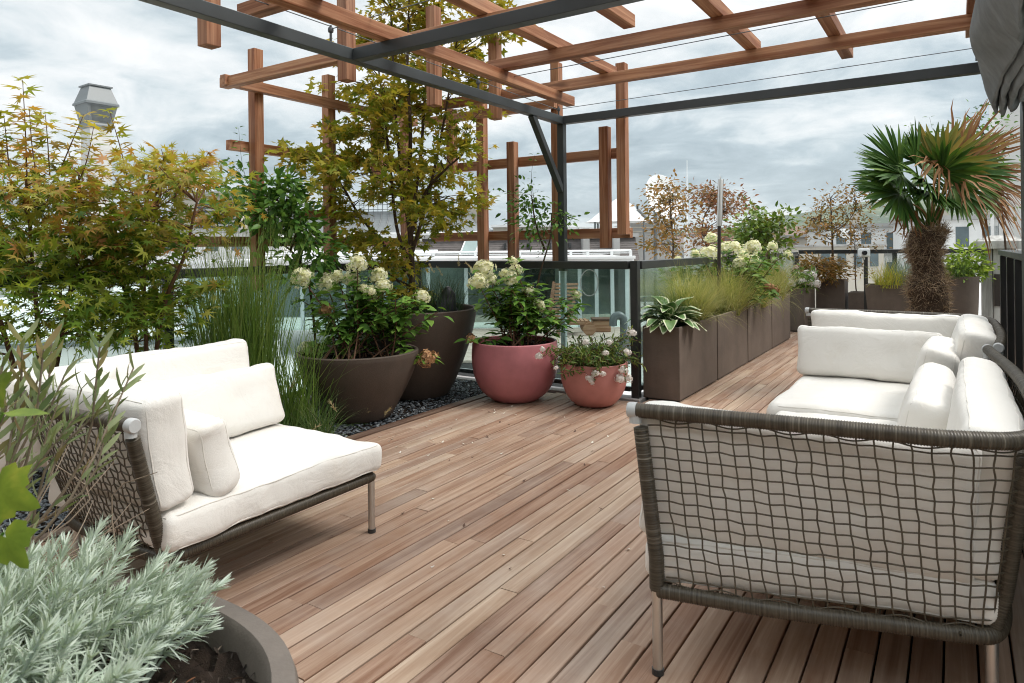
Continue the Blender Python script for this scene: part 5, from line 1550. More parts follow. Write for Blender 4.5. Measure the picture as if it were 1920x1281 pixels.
# ---- palm
def palm():
    rg = np.random.default_rng(111)
    zc = 5.60
    base = np.array([-0.23, 6.52, 0.0])
    bowl("plant_pot", "round brown pot of the palm behind the far sofa", tuple(base), [(0.22, 0.0), (0.25, 0.02), (0.31, 0.2), (0.335, 0.40)], M['pot_box'], 0.36)
    t = thing("palm_tree", "fan palm with shaggy brown trunk and wind torn fronds", "palm", base + (0, 0, 0.36))
    C = np.array([atd(1742, 620, zc), atd(1742, 578, zc), atd(1738, 545, zc), atd(1740, 515, zc), atd(1735, 485, zc), atd(1733, 462, zc), atd(1740, 442, zc), atd(1745, 428, zc)])
    C[0] = base + (0, 0, 0.34)
    rr = np.array([44, 44, 46, 36, 33, 39, 43, 22]) / 1280 * zc * 0.70
    ax = catmull(C, 8); s = np.linspace(0, 1, len(ax))
    rad = np.interp(s, np.linspace(0, 1, len(rr)), rr)
    mb = MB(); mb.tube(ax, rad, 20)
    fib = m_leaf("palm_fibre", [(0.15, 0.10, 0.066), (0.25, 0.17, 0.115), (0.36, 0.26, 0.175), (0.48, 0.37, 0.26), (0.19, 0.125, 0.08)], trans=0.1, rough=0.9, spec=0.1)
    trk = mb.build("trunk", M['bark'], t, smooth=True, angle=0)
    hb = MB()
    n = 6500
    k = rg.integers(0, len(ax), n); a = rg.uniform(0, 6.283, n)
    P = ax[k] + np.stack([np.cos(a), np.sin(a), np.zeros(n)], 1) * (rad[k] * rg.uniform(0.9, 1.03, n))[:, None] + rg.normal(0, 0.012, (n, 3)) * (0, 0, 1)
    band = 0.5 + 0.5 * np.sin(s[k] * 22)
    D = np.stack([np.cos(a + rg.normal(0, 0.9, n)), np.sin(a + rg.normal(0, 0.9, n)), rg.normal(-0.25, 0.75, n) + (s[k] > 0.84) * 0.9], 1)
    strew(hb, t_blade(0.05, 0.5, 0.0), P, D, rg.normal(size=(n, 3)), rg.uniform(0.03, 0.075, n) * (0.75 + 0.5 * band))
    hb.build("trunk_fibre", fib, trk, smooth=True, angle=0)
    # bands of woven fibre round the stem (leaf bases)
    gm = m_leaf("palm_leaf", [(0.024, 0.062, 0.012), (0.042, 0.100, 0.018), (0.070, 0.140, 0.024), (0.12, 0.185, 0.032)], trans=0.15, rough=0.5, spec=0.25)
    ym = m_leaf("palm_leaf_yellowing", [(0.05, 0.10, 0.025), (0.16, 0.17, 0.04), (0.30, 0.22, 0.06), (0.24, 0.11, 0.04)], trans=0.2, rough=0.45)
    bm = m_leaf("palm_leaf_dry", [(0.16, 0.066, 0.030), (0.24, 0.115, 0.052), (0.34, 0.20, 0.10), (0.11, 0.045, 0.024)], trans=0.15, rough=0.7)
    top = ax[-3]
    toC = -np.array([-SN, CS, 0.0]); R = np.array([CS, SN, 0]); U = np.array([0, 0, 1.0])
    # hub (px), axis direction on the picture plane and toward the viewer, blade length, fan half angle, kind, drop of the tips
    F = [((1692, 335), (-0.95, 0.25, 0.3), 0.46, 88, gm, 0.05), ((1680, 372), (-1.0, -0.18, 0.5), 0.40, 80, gm, 0.06), ((1695, 318), (-0.65, 0.7, 0.1), 0.42, 75, gm, 0.04), ((1722, 312), (-0.15, 1.0, 0.2), 0.36, 75, gm, 0.05),
         ((1762, 315), (0.35, 0.9, 0.1), 0.40, 80, ym, 0.05), ((1790, 318), (0.75, 0.65, 0.2), 0.46, 75, ym, 0.06), ((1745, 335), (0.2, 0.5, 0.85), 0.34, 88, gm, 0.15), ((1785, 335), (0.9, 0.25, 0.5), 0.42, 90, gm, 0.15),
         ((1712, 352), (-0.6, -0.1, 0.9), 0.34, 92, gm, 0.12), ((1795, 320), (0.72, 0.78, 0.0), 0.66, 34, bm, 0.02), ((1790, 325), (0.85, 0.6, 0.35), 0.58, 42, bm, 0.03), ((1805, 335), (1.0, 0.35, 0.2), 0.52, 50, bm, 0.10), ((1812, 335), (1.0, 0.0, 0.3), 0.50, 55, bm, 0.35), ((1805, 345), (0.95, -0.1, 0.5), 0.46, 50, bm, 0.7),
         ((1800, 345), (0.9, -0.35, 0.4), 0.46, 50, bm, 0.55), ((1700, 385), (-0.3, -0.9, 0.4), 0.24, 30, bm, 0.3), ((1745, 318), (-0.7, 0.1, 0.7), 0.36, 34, bm, 0.45), ((1770, 330), (0.3, -0.6, 0.8), 0.34, 30, bm, 0.35),
         ((1720, 335), (-0.8, 0.1, -0.4), 0.40, 85, gm, 0.08), ((1770, 325), (0.5, 0.5, -0.6), 0.42, 85, gm, 0.08), ((1722, 370), (-0.5, -0.25, 0.8), 0.30, 80, gm, 0.15), ((1775, 362), (0.6, -0.2, 0.6), 0.34, 80, gm, 0.25),
         ((1700, 358), (-0.9, 0.0, 0.1), 0.42, 85, gm, 0.06), ((1755, 350), (0.1, 0.3, -0.9), 0.36, 90, gm, 0.1), ((1800, 350), (0.9, 0.0, -0.3), 0.40, 70, ym, 0.2), ((1760, 322), (0.5, 0.8, 0.5), 0.40, 60, ym, 0.08)]
    for (hx, hy), (dx, dy, dz), L, half, mat, drop in F:
        hub = np.array(atd(hx - 12, hy - 6, zc)) + toC * dz * 0.28
        mb = MB()
        pet = catmull([top + rg.normal(0, 0.03, 3), (top + hub) / 2 + rg.normal(0, 0.02, 3), hub], 6)
        mb.tube(pet, np.linspace(0.010, 0.006, len(pet)), 6, cap=False)
        A = R * dx + U * dy + toC * dz; A /= np.linalg.norm(A)
        # plane of the fan: its normal leans to the viewer and up
        Nn = toC * 0.75 + U * 0.55 - A * np.dot(A, toC * 0.75 + U * 0.55); Nn += rg.normal(0, 0.22, 3); Nn -= A * np.dot(A, Nn); Nn /= np.linalg.norm(Nn)
        Sd = np.cross(A, Nn)
        nb = int(half / 2.7)
        for th in np.radians(np.linspace(-half, half, nb)):
            d = A * math.cos(th) + Sd * math.sin(th) + rg.normal(0, 0.05 if mat is gm else 0.13, 3); d /= np.linalg.norm(d)
            w = np.cross(d, Nn); w /= np.linalg.norm(w)
            l = L * (1 - 0.22 * abs(th) / 1.6) * rg.uniform(0.85, 1.08)
            ww = 0.019 if mat is not bm else 0.0115
            V = []
            tip_drop = drop * rg.uniform(0.3, 1.7)
            for k_ in range(7):
                q = k_ / 6
                c = hub + d * l * q - U * l * tip_drop * q ** 2.4 + (rg.normal(0, 0.01, 3) if mat is bm else 0)
                b = ww * (0.35 + 1.1 * q if q < 0.5 else 0.9 * (1 - ((q - 0.5) / 0.5) ** 2 * 0.93))
                V += [c - w * b + Nn * b * 0.5, c, c + w * b + Nn * b * 0.5]
            Fq = []
            for k_ in range(6):
                o = k_ * 3
                Fq += [(o, o + 1, o + 4, o + 3), (o + 1, o + 2, o + 5, o + 4)]
            mb.add(V, Fq)
        o = mb.build("frond", mat, t, smooth=True, angle=0)
        if mat is bm: o["label"] = "dry brown frond"


palm()
# ------------------------------------------------------------------ far end of the terrace
def lamp():
    zc = 6.68
    p = np.array(atd(1346, 500, zc)); top = np.array(atd(1353, 336, zc)); mid = np.array(atd(1349, 424, zc))
    base = p.copy(); base[2] = 0.50
    t = thing("lamp_post", "slim lamp post with white glass tube among the cream flowers", "lamp", base)
    MB().tube([base, mid], 0.017, 14).build("pole", m_plain("dark_brown_pole", (0.035, 0.024, 0.022), 0.5), t, smooth=True)
    MB().tube([mid, mid + (top - mid) * 0.02, top - (top - mid) * 0.03, top], [0.019, 0.0225, 0.0225, 0.018], 16).build("lamp_tube", m_plain("opal_glass", (0.66, 0.67, 0.66), 0.2, 0, 0.03), t, smooth=True)
    mb = MB()
    for i in range(4):
        a = i * math.pi / 2
        o = np.array([math.cos(a), math.sin(a), 0]) * 0.0245
        mb.tube([mid + o, top + o], 0.0035, 5)
    d = np.random.default_rng(2).normal(0, 0.02, (9, 3))
    for q in d: mb.tube([top, top + np.array([q[0], q[1], abs(q[2]) + 0.012])], 0.0018, 4)
    mb.build("guard", m_plain("grey_guard", (0.42, 0.43, 0.43), 0.4, 0.5), t)


lamp()


def spot():
    zc = 9.3
    c = np.array(atd(1619, 474, zc)); b = np.array(atd(1623, 474, zc)); b[2] = 0
    t = thing("security_camera", "white security camera on a dark post by the end railing", "camera", b)
    f = -np.array([-SN, CS, 0.0]); R = np.array([CS, SN, 0])
    MB().bar(b, b + (0, 0, c[2] - 0.05), 0.05, 0.05, (0, 1, 0)).build("post", M['rail'], t, bevel=0.003)
    hs = MB().bar(c - R * 0.055 - f * 0.02, c + R * 0.075, 0.13, 0.12).build("housing", M['white'], t, bevel=0.02)
    MB().tube([c - R * 0.02 + f * 0.05, c - R * 0.02 + f * 0.082], 0.030, 20).build("lens", m_plain("black_lens", (0.01, 0.01, 0.011), 0.1), hs, smooth=True)
    MB().tube([c + (0, 0, -0.06), b + (0, 0, c[2] - 0.12)], 0.018, 10).build("bracket", M['white'], t, smooth=True)


spot()

COPPER = [(0.10, 0.075, 0.02), (0.18, 0.11, 0.03), (0.27, 0.14, 0.04), (0.32, 0.17, 0.06), (0.13, 0.12, 0.03)]
M['copper'] = m_leaf("copper_leaf", COPPER, trans=0.3, rough=0.55)
M['brick'] = m_leaf("russet_leaf", [(0.18, 0.075, 0.045), (0.26, 0.11, 0.06), (0.14, 0.09, 0.04), (0.30, 0.14, 0.075), (0.12, 0.10, 0.035)], trans=0.3, rough=0.55)
M['lime'] = m_leaf("lime_leaf", [(0.13, 0.22, 0.03), (0.24, 0.34, 0.05), (0.34, 0.42, 0.08), (0.10, 0.18, 0.03)], trans=0.4)
M['photinia'] = m_leaf("glossy_green_leaf", [(0.06, 0.12, 0.025), (0.11, 0.18, 0.03), (0.18, 0.24, 0.04), (0.09, 0.15, 0.03)], 1.3, 1.62, [(0.20, 0.22, 0.05), (0.40, 0.10, 0.10), (0.26, 0.22, 0.05)], 0.3, 0.35, 0.4, 0.6)


def small_tree(label, base, trunk, outline, n, zc, dz, mat, seed, tpl, size, nleaf=20, spread=(0.10, 0.10, 0.05), name="small_tree", cat="tree", group=None, r=0.022, limbs=()):
    rg = np.random.default_rng(seed)
    t = thing(name, label, cat, base, 0, group)
    mbb, mbl = MB(), MB()
    C = catmull([np.array(base)] + [np.array(atd(x, y, zc)) for x, y in trunk], 8)
    mbb.tube(C, np.linspace(r, r * 0.35, len(C)), 8, cap=False)
    sk = [C]
    for l in limbs:
        Q = catmull([np.array(atd(x, y, zc + (0 if k == 0 else rg.uniform(-dz, dz) * 0.6))) for k, (x, y) in enumerate(l)], 7)
        mbb.tube(Q, np.linspace(r * 0.5, r * 0.2, len(Q)), 6, cap=False); sk.append(Q)
    clumped(mbl, mbb, np.vstack(sk)[3:], in_poly(outline, n, rg, zc, dz), rg, tpl, nleaf, spread, size, r * 0.25, 0.65, 0.25)
    mbb.build("trunk", M['bark'], t, smooth=True, angle=0)
    mbl.build("crown", mat, t, smooth=True, angle=0)
    return t


b = np.array(atd(1252, 470, 12.5)); b[2] = -1.0
small_tree("copper and green small tree before the white satellite dish", b, [(1262, 475), (1260, 430), (1258, 390), (1255, 355)],
           [(1215, 380), (1225, 355), (1250, 340), (1275, 350), (1290, 370), (1298, 385), (1285, 410), (1290, 440), (1282, 475), (1235, 478), (1220, 460), (1235, 430), (1212, 395)], 85, 12.5, 0.6, M['copper'], 201, T_OVAL, 0.085, 16, (0.13, 0.13, 0.07), group="bronze trees beyond the railing")
b = np.array(atd(1342, 470, 13.5)); b[2] = -1.0
small_tree("russet umbrella shaped small tree behind the lamp post", b, [(1325, 470), (1318, 420), (1330, 390), (1345, 365)],
           [(1302, 350), (1325, 345), (1350, 350), (1372, 370), (1390, 390), (1380, 400), (1355, 405), (1330, 385), (1315, 375)], 62, 13.5, 0.6, M['brick'], 202, T_OVAL, 0.09, 16, (0.14, 0.14, 0.07),
           group="bronze trees beyond the railing", limbs=[[(1320, 430), (1345, 415), (1355, 400)]])
b = np.array(atd(1325, 470, 13.0)); b[2] = -1.0
small_tree("low russet bush below the umbrella shaped tree", b, [(1325, 470), (1318, 440)], [(1292, 425), (1305, 412), (1345, 415), (1360, 430), (1350, 470), (1300, 470)], 40, 13.0, 0.5, M['brick'], 203, T_OVAL, 0.08, 15, name="russet_bush", cat="shrub")
small_tree("glossy green shrub with a few red tips in the last box planter", (-1.93, 8.95, 0.52), [(1440, 470), (1432, 430), (1428, 410)],
           [(1385, 425), (1395, 405), (1410, 398), (1425, 420), (1445, 405), (1470, 402), (1476, 430), (1468, 450), (1450, 470), (1390, 475), (1378, 450)], 75, 8.7, 0.28, M['photinia'], 204, T_OVAL, 0.085, 18, (0.075, 0.075, 0.06), name="photinia_shrub", cat="shrub",
           limbs=[[(1436, 450), (1465, 425), (1472, 405)], [(1434, 440), (1405, 420), (1400, 402)]])
small_tree("thin bronze tree with bare pale trunk by the end railing", (-1.55, 11.1, 0.62), [(1563, 520), (1561, 470), (1560, 420), (1558, 375)],
           [(1510, 420), (1520, 405), (1545, 400), (1548, 365), (1570, 350), (1600, 365), (1615, 400), (1600, 430), (1580, 415), (1575, 445), (1540, 450), (1515, 440)], 70, 10.2, 0.5, M['copper'], 205, T_OVAL, 0.06, 14, (0.10, 0.10, 0.05),
           limbs=[[(1561, 440), (1590, 415), (1605, 395)], [(1561, 430), (1540, 415), (1522, 410)]])
small_tree("spindly bronze tree beside the white security camera", (-1.18, 11.1, 0.45), [(1604, 540), (1603, 480), (1603, 430)],
           [(1580, 430), (1600, 405), (1640, 410), (1660, 430), (1655, 465), (1625, 470), (1612, 520), (1595, 520), (1590, 470)], 48, 10.3, 0.35, M['copper'], 206, T_OVAL, 0.05, 10, (0.09, 0.09, 0.06), r=0.012)
small_tree("rounded copper leaved shrub in the box planter before the end railing", (-1.55, 11.0, 0.62), [(1535, 520), (1535, 500)], [(1500, 510), (1510, 490), (1540, 478), (1568, 488), (1578, 510), (1570, 525), (1505, 528)], 55, 10.0, 0.2, M['copper'], 207, T_LANCE, 0.08, 26, (0.07, 0.07, 0.04), name="copper_shrub", cat="shrub", r=0.012)
small_tree("lime green shrub in the tall round pot by the white pillar", (0.05, 8.70, 0.8), [(1812, 505), (1812, 490)], [(1775, 500), (1785, 480), (1805, 472), (1820, 462), (1838, 468), (1840, 500), (1835, 515), (1795, 518)], 40, 7.3, 0.12, M['lime'], 208, T_OVAL, 0.06, 22, (0.05, 0.05, 0.04), name="lime_shrub", cat="shrub", r=0.01)
tuft("golden_sedge", "golden yellow sedge arching over the wide tapered planter", (-0.72, 10.2, 0.62), 0.17, 420, 0.42, 0.5, 1.0, 0.007, 'gold', 211)
M['blue_grass'] = m_leaf("blue_grass_blade", [(0.15, 0.20, 0.17), (0.22, 0.28, 0.24), (0.12, 0.18, 0.12)], trans=0.25)
tuft("lavender_tuft", "grey lavender tuft behind the golden sedge", (-0.55, 10.32, 0.62), 0.22, 380, 0.5, 0.25, 0.3, 0.006, 'blue_grass', 212)
tuft("blue_grass", "blue grey grass between the palm trunk and the tall round pot", (-0.10, 10.25, 0.62), 0.12, 260, 0.42, 0.4, 0.6, 0.006, 'blue_grass', 213)
tuft("golden_sedge", "green gold grass tuft hanging over the tall round pot", (0.0, 8.62, 0.82), 0.10, 200, 0.36, 0.5, 1.2, 0.005, 'fountain', 214)


def far_roses():
    rg = np.random.default_rng(17)
    c = np.array([-1.86, 10.4, 0.56])
    t = thing("rose_plant", "white and pale pink roses in the narrow box planter", "plant", c)
    mbl, mbs = MB(), MB()
    for i in range(46):
        b = c + np.array([rg.uniform(-0.1, 0.1), rg.uniform(-0.38, 0.38), 0]); e = b + np.array([rg.uniform(-0.15, 0.25), rg.uniform(-0.2, 0.2), rg.uniform(0.05, 0.32)])
        C = catmull([b, (b + e) / 2 + (0, 0, 0.03), e], 5); mbs.tube(C, 0.003, 4, cap=False)
        Q = np.repeat(C, 3, 0)
        strew(mbl, T_LANCE, Q + rg.normal(0, 0.02, Q.shape), rg.normal(0, 1, Q.shape), np.array([0, 0, 1.])[None] + rg.normal(0, .5, Q.shape), rg.uniform(0.05, 0.09, len(Q)))
        if i % 2 == 0: flower_head(t, e, rg.uniform(0.025, 0.05), 'white_petal' if i % 3 else 'pink_petal', rg)
    mbs.build("stems", M['stem_red'], t); mbl.build("foliage", M['hyd_light'], t, smooth=True, angle=0)


far_roses()


def pillar_house():
    t = thing("wall_pillar", "weathered white wall pillar with a sloping cap stone", "pillar", (0.38, 9.2, 0))
    wm = NT("weathered_white_boards")
    nz = wm.noise(wm.coords('Object', (14, 14, 1.2)), 1.0, 5, 0.6)
    col = wm.ramp(nz, [(0.35, (0.30, 0.29, 0.27)), (0.6, (0.56, 0.55, 0.52)), (0.8, (0.64, 0.63, 0.60))])
    wmat = wm.done(wm.principled(col, 0.75))
    mb = MB()
    for i, (x0, x1) in enumerate(((0.24, 0.33), (0.336, 0.43), (0.436, 0.54))): mb.box((x0, 8.95 + 0.004 * i, -0.02), (x1, 9.4, 1.13))
    mb.build("shaft", wmat, t, bevel=0.004)
    cap = MB()
    a, b_ = (0.17, 8.88), (0.62, 9.47)
    V = [(a[0], a[1], 1.132), (b_[0], a[1], 1.132), (b_[0], b_[1], 1.132), (a[0], b_[1], 1.132), (a[0], a[1], 1.215), (b_[0], a[1], 1.215), (b_[0], b_[1], 1.215), (a[0], b_[1], 1.215), (0.32, 9.0, 1.275), (0.5, 9.0, 1.275), (0.5, 9.35, 1.275), (0.32, 9.35, 1.275)]
    F = [(3, 2, 1, 0)]
    for r in range(2):
        for i in range(4): F.append((r * 4 + i, r * 4 + (i + 1) % 4, r * 4 + 4 + (i + 1) % 4, r * 4 + 4 + i))
    F.append((8, 9, 10, 11))
    cap.add(V, F).build("cap_stone", wmat, t, bevel=0.004)
    MB().box((0.345, 8.936, 0.52), (0.425, 8.948, 0.86)).build("dark_panel", m_plain("dark_brown_panel", (0.05, 0.04, 0.035), 0.5), t)
    h = thing("white_house", "white rendered house wall beyond the pillar", "house", (1.8, 11.5, 0))
    MB().box((0.50, 10.6, -1.0), (3.6, 14.0, 4.6)).build("wall", M['white_wall'], h)
    MB().box((0.46, 10.5, 4.602), (3.8, 14.2, 4.72)).build("roof_edge", M['steel'], h)
    MB().box((0.495, 11.4, 0.9), (0.51, 12.6, 2.3)).build("window", m_dark_glass, h)


pillar_house()
vine("loose climber with small pale leaves behind the wind torn palm", [[(1890, 520, 6.9), (1880, 400, 6.9), (1870, 300, 6.9), (1840, 240, 6.8), (1815, 215, 6.8)], [(1880, 400, 6.9), (1850, 330, 6.9), (1830, 270, 6.9)]],
     [(1800, 230), (1840, 215), (1895, 235), (1900, 300), (1870, 400), (1850, 400), (1845, 300), (1790, 260)], 26, 6.85, 0.2, 103, 0.06, 9,
     [[(1830, 260, 6.8), (1760, 250, 6.7), (1745, 220, 6.7)], [(1840, 270, 6.8), (1720, 270, 6.7), (1706, 236, 6.7)], [(1840, 235, 6.8), (1835, 205, 6.8), (1850, 197, 6.8)]], (0.10, 0.10, 0.10))
M['vine_pale'] = M['lime']


# ------------------------------------------------------------------ the roofs and the city beyond
def bg(name, label, cat, xpx, zc, rz=0.0, group=None):
    p = atd(xpx, 465, zc)
    return thing(name, label, cat, (p.x, p.y, 0), YAW + rz, group)


def hgt(x, y, zc): return EYE - (y - hor(x)) * zc / 1280


def wx(dx, zc): return dx * zc / 1280


M['zinc'] = m_plain("zinc_sheet", (0.17, 0.185, 0.19), 0.45, 0.1, 0.12, 3, 0.1)
M['slate'] = m_plain("slate_tiles", (0.115, 0.10, 0.095), 0.6, 0, 0.25, 4, 0.5, 0.4, (1, 1, 3))
M['cream'] = m_plain("cream_render", (0.42, 0.39, 0.335), 0.85, 0, 0.07, 1.0, 0.2)
M['pale'] = m_plain("pale_concrete", (0.34, 0.335, 0.325), 0.8, 0, 0.1, 1.0, 0.2)
M['teak'] = m_wood("teak_slats", 0, [(0.30, 0.16, 0.08), (0.24, 0.12, 0.06)], 0.6, True, 0.2)
M['winglass'] = m_plain("window_glass", (0.10, 0.13, 0.14), 0.08, 0, 0.3, 0.6, 0.0, 0.6)


def cowl():
    zc = 14.0
    t = bg("vent_stack", "white vent stack with a metal cowl above the maples", "chimney", 183, zc, -0.62)
    k = zc / 1280
    cx = 0
    H = lambda y: hgt(183, y, zc)
    def ring(w, z, ox=0): return [(-w + ox, -w, z), (w + ox, -w, z), (w + ox, w, z), (-w + ox, w, z)]
    def stackm(rings):
        V = sum(rings, []); F = [(3, 2, 1, 0)]
        for r in range(len(rings) - 1):
            for i in range(4): F.append((r * 4 + i, r * 4 + (i + 1) % 4, r * 4 + 4 + (i + 1) % 4, r * 4 + 4 + i))
        n = len(V); F.append((n - 4, n - 3, n - 2, n - 1))
        return MB().add(V, F)
    MB().box((-0.21, -0.21, -8), (0.21, 0.21, H(242))).build("stack", m_plain("weathered_white_render", (0.50, 0.50, 0.485), 0.85, 0, 0.12, 2.5, 0.3), t, world=False, bevel=0.01)
    stackm([ring(0.22, H(244)), ring(0.24, H(241)), ring(0.24, H(237)), ring(0.23, H(234))]).build("collar", M['zinc'], t, world=False)
    stackm([ring(0.22, H(234)), ring(0.29, H(200)), ring(0.29, H(199))]).build("lower_hood", M['zinc'], t, world=False)
    stackm([ring(0.315, H(200)), ring(0.315, H(196)), ring(0.295, H(194)), ring(0.20, H(166)), ring(0.23, H(165.5)), ring(0.23, H(163))]).build("upper_hood", M['zinc'], t, world=False)
    def face(sx):                                            # louvre opening in the lower hood
        z0, z1 = H(231), H(203)
        w0, w1 = 0.227, 0.285
        V = [(-0.17, -w0 - 0.004, z0), (0.17, -w0 - 0.004, z0), (0.225, -w1 - 0.004, z1), (-0.225, -w1 - 0.004, z1)]
        V2 = [(y_, x_, z_) for x_, y_, z_ in V]
        return [(-y_, x_, z_) for x_, y_, z_ in V]
    MB().add(face(1), [(0, 1, 2, 3)]).build("louvre_opening", m_plain("dark_louvre", (0.10, 0.11, 0.11), 0.5), t, world=False)


cowl()


def mansard():
    zc = 34.0
    t = bg("mansard_building", "pale town house with a curved zinc roof and iron cresting behind the big maple", "building", 690, zc, -0.12)
    x0, x1 = wx(520 - 690, zc), wx(872 - 690, zc)
    zt, zb = hgt(690, 397, zc), hgt(690, 438, zc)
    mb = MB(); n = 12; V = []
    prof = [(-1.1 * (1 - q) ** 2.2 + 0.0, zb + (zt - zb) * q) for q in np.linspace(0, 1, n)]
    for (y, z) in prof: V += [(x0 - (-y) * 0.8, y, z), (x1 + (-y) * 0.8, y, z)]
    F = [(2 * i, 2 * i + 1, 2 * i + 3, 2 * i + 2) for i in range(n - 1)]
    b = len(V)
    for (y, z) in prof: V += [(x0 + y * 0.8, 6 - y * 0.3, z), (x1 - y * 0.8, 6 - y * 0.3, z)]
    F += [(b + 2 * i + 1, b + 2 * i, b + 2 * i + 2, b + 2 * i + 3) for i in range(n - 1)]
    F += [(2 * i, 2 * i + 2, b + 2 * i + 2, b + 2 * i) for i in range(n - 1)] + [(2 * i + 3, 2 * i + 1, b + 2 * i + 1, b + 2 * i + 3) for i in range(n - 1)]
    F.append((2 * n - 2, 2 * n - 1, b + 2 * n - 1, b + 2 * n - 2))
    mb.add(V, F).build("roof", M['zinc'], t, world=False)
    sm = MB()
    for x in np.linspace(x0, x1, 26): sm.tube([(x, y - 0.02, z) for y, z in prof], 0.025, 4)
    sm.build("roof_seams", m_plain("dark_seam", (0.15, 0.16, 0.165), 0.5), t, world=False)
    cr = MB()
    for x in np.arange(x0, x1, 0.24):
        cr.tube([(x, 0.02, zt), (x, 0.02, zt + 0.38)], 0.014, 4); cr.tube([(x, 0.02, zt + 0.38), (x, 0.02, zt + 0.5)], [0.035, 0.004], 4)
    for z in (zt + 0.10, zt + 0.33): cr.tube([(x0, 0.02, z), (x1, 0.02, z)], 0.014, 4)
    cr.build("cresting", M['rail'], t, world=False)
    MB().box((x0 - 1.1, -1.25, zb - 0.45), (x1 + 1.1, 6.3, zb - 0.004)).build("cornice", M['white'], t, world=False, bevel=0.05)
    MB().box((x0 - 0.7, -0.9, -18), (x1 + 0.7, 6.0, zb - 0.46)).build("wall", M['cream'], t, world=False)
    MB().box((x1 - 0.2, 2.5, zb), (x1 + 0.6, 3.1, zt + 0.3)).build("chimney", M['cream'], t, world=False, bevel=0.02)
    MB().tube([(x1 + 1.9, 3.0, -2), (x1 + 1.9, 3.0, hgt(885, 420, zc))], 0.14, 10).build("flue", M['white'], t, world=False)


mansard()


def left_block():
    zc = 30.0
    t = bg("louvred_building", "cream building with rows of pale louvres behind the round maple", "building", 390, zc, 0.05)
    x0, x1 = wx(330 - 390, zc), wx(452 - 390, zc)
    zt = hgt(390, 368, zc)
    MB().box((x0, 0, -18), (x1, 8, zt)).build("wall", M['cream'], t, world=False)
    MB().box((x0 - 0.2, -0.2, zt + 0.004), (x1 + 0.2, 8.2, zt + 0.2)).build("roof_edge", M['pale'], t, world=False)
    z = hgt(390, 432, zc)
    k = 0
    while z < hgt(390, 382, zc):
        MB().box((x0 + 0.9, -0.10, z), (x1 - 0.02, -0.02, z + 0.085)).build("louvre", M['pale'], t, world=False); z += 0.17
    MB().box((x0 + 0.9, -0.018, hgt(390, 433, zc)), (x1 - 0.02, -0.006, hgt(390, 381, zc))).build("window_band", M['winglass'], t, world=False)
    t2 = bg("low_wing", "low pale wing with a flat roof left of the zinc roof", "building", 470, 27.0, 0.02)
    zc = 27.0
    MB().box((wx(-190, zc), 0, -18), (wx(60, zc), 7, hgt(470, 436, zc))).build("wall", M['white_wall'], t2, world=False)
    MB().box((wx(-195, zc), -0.3, hgt(470, 436, zc) + 0.004), (wx(64, zc), 7.2, hgt(470, 430, zc))).build("roof_edge", M['pale'], t2, world=False)
    for i in range(5): MB().box((wx(-170 + i * 45, zc), -0.03, hgt(470, 470, zc)), (wx(-150 + i * 45, zc), -0.005, hgt(470, 448, zc))).build("window", M['winglass'], t2, world=False)


left_block()


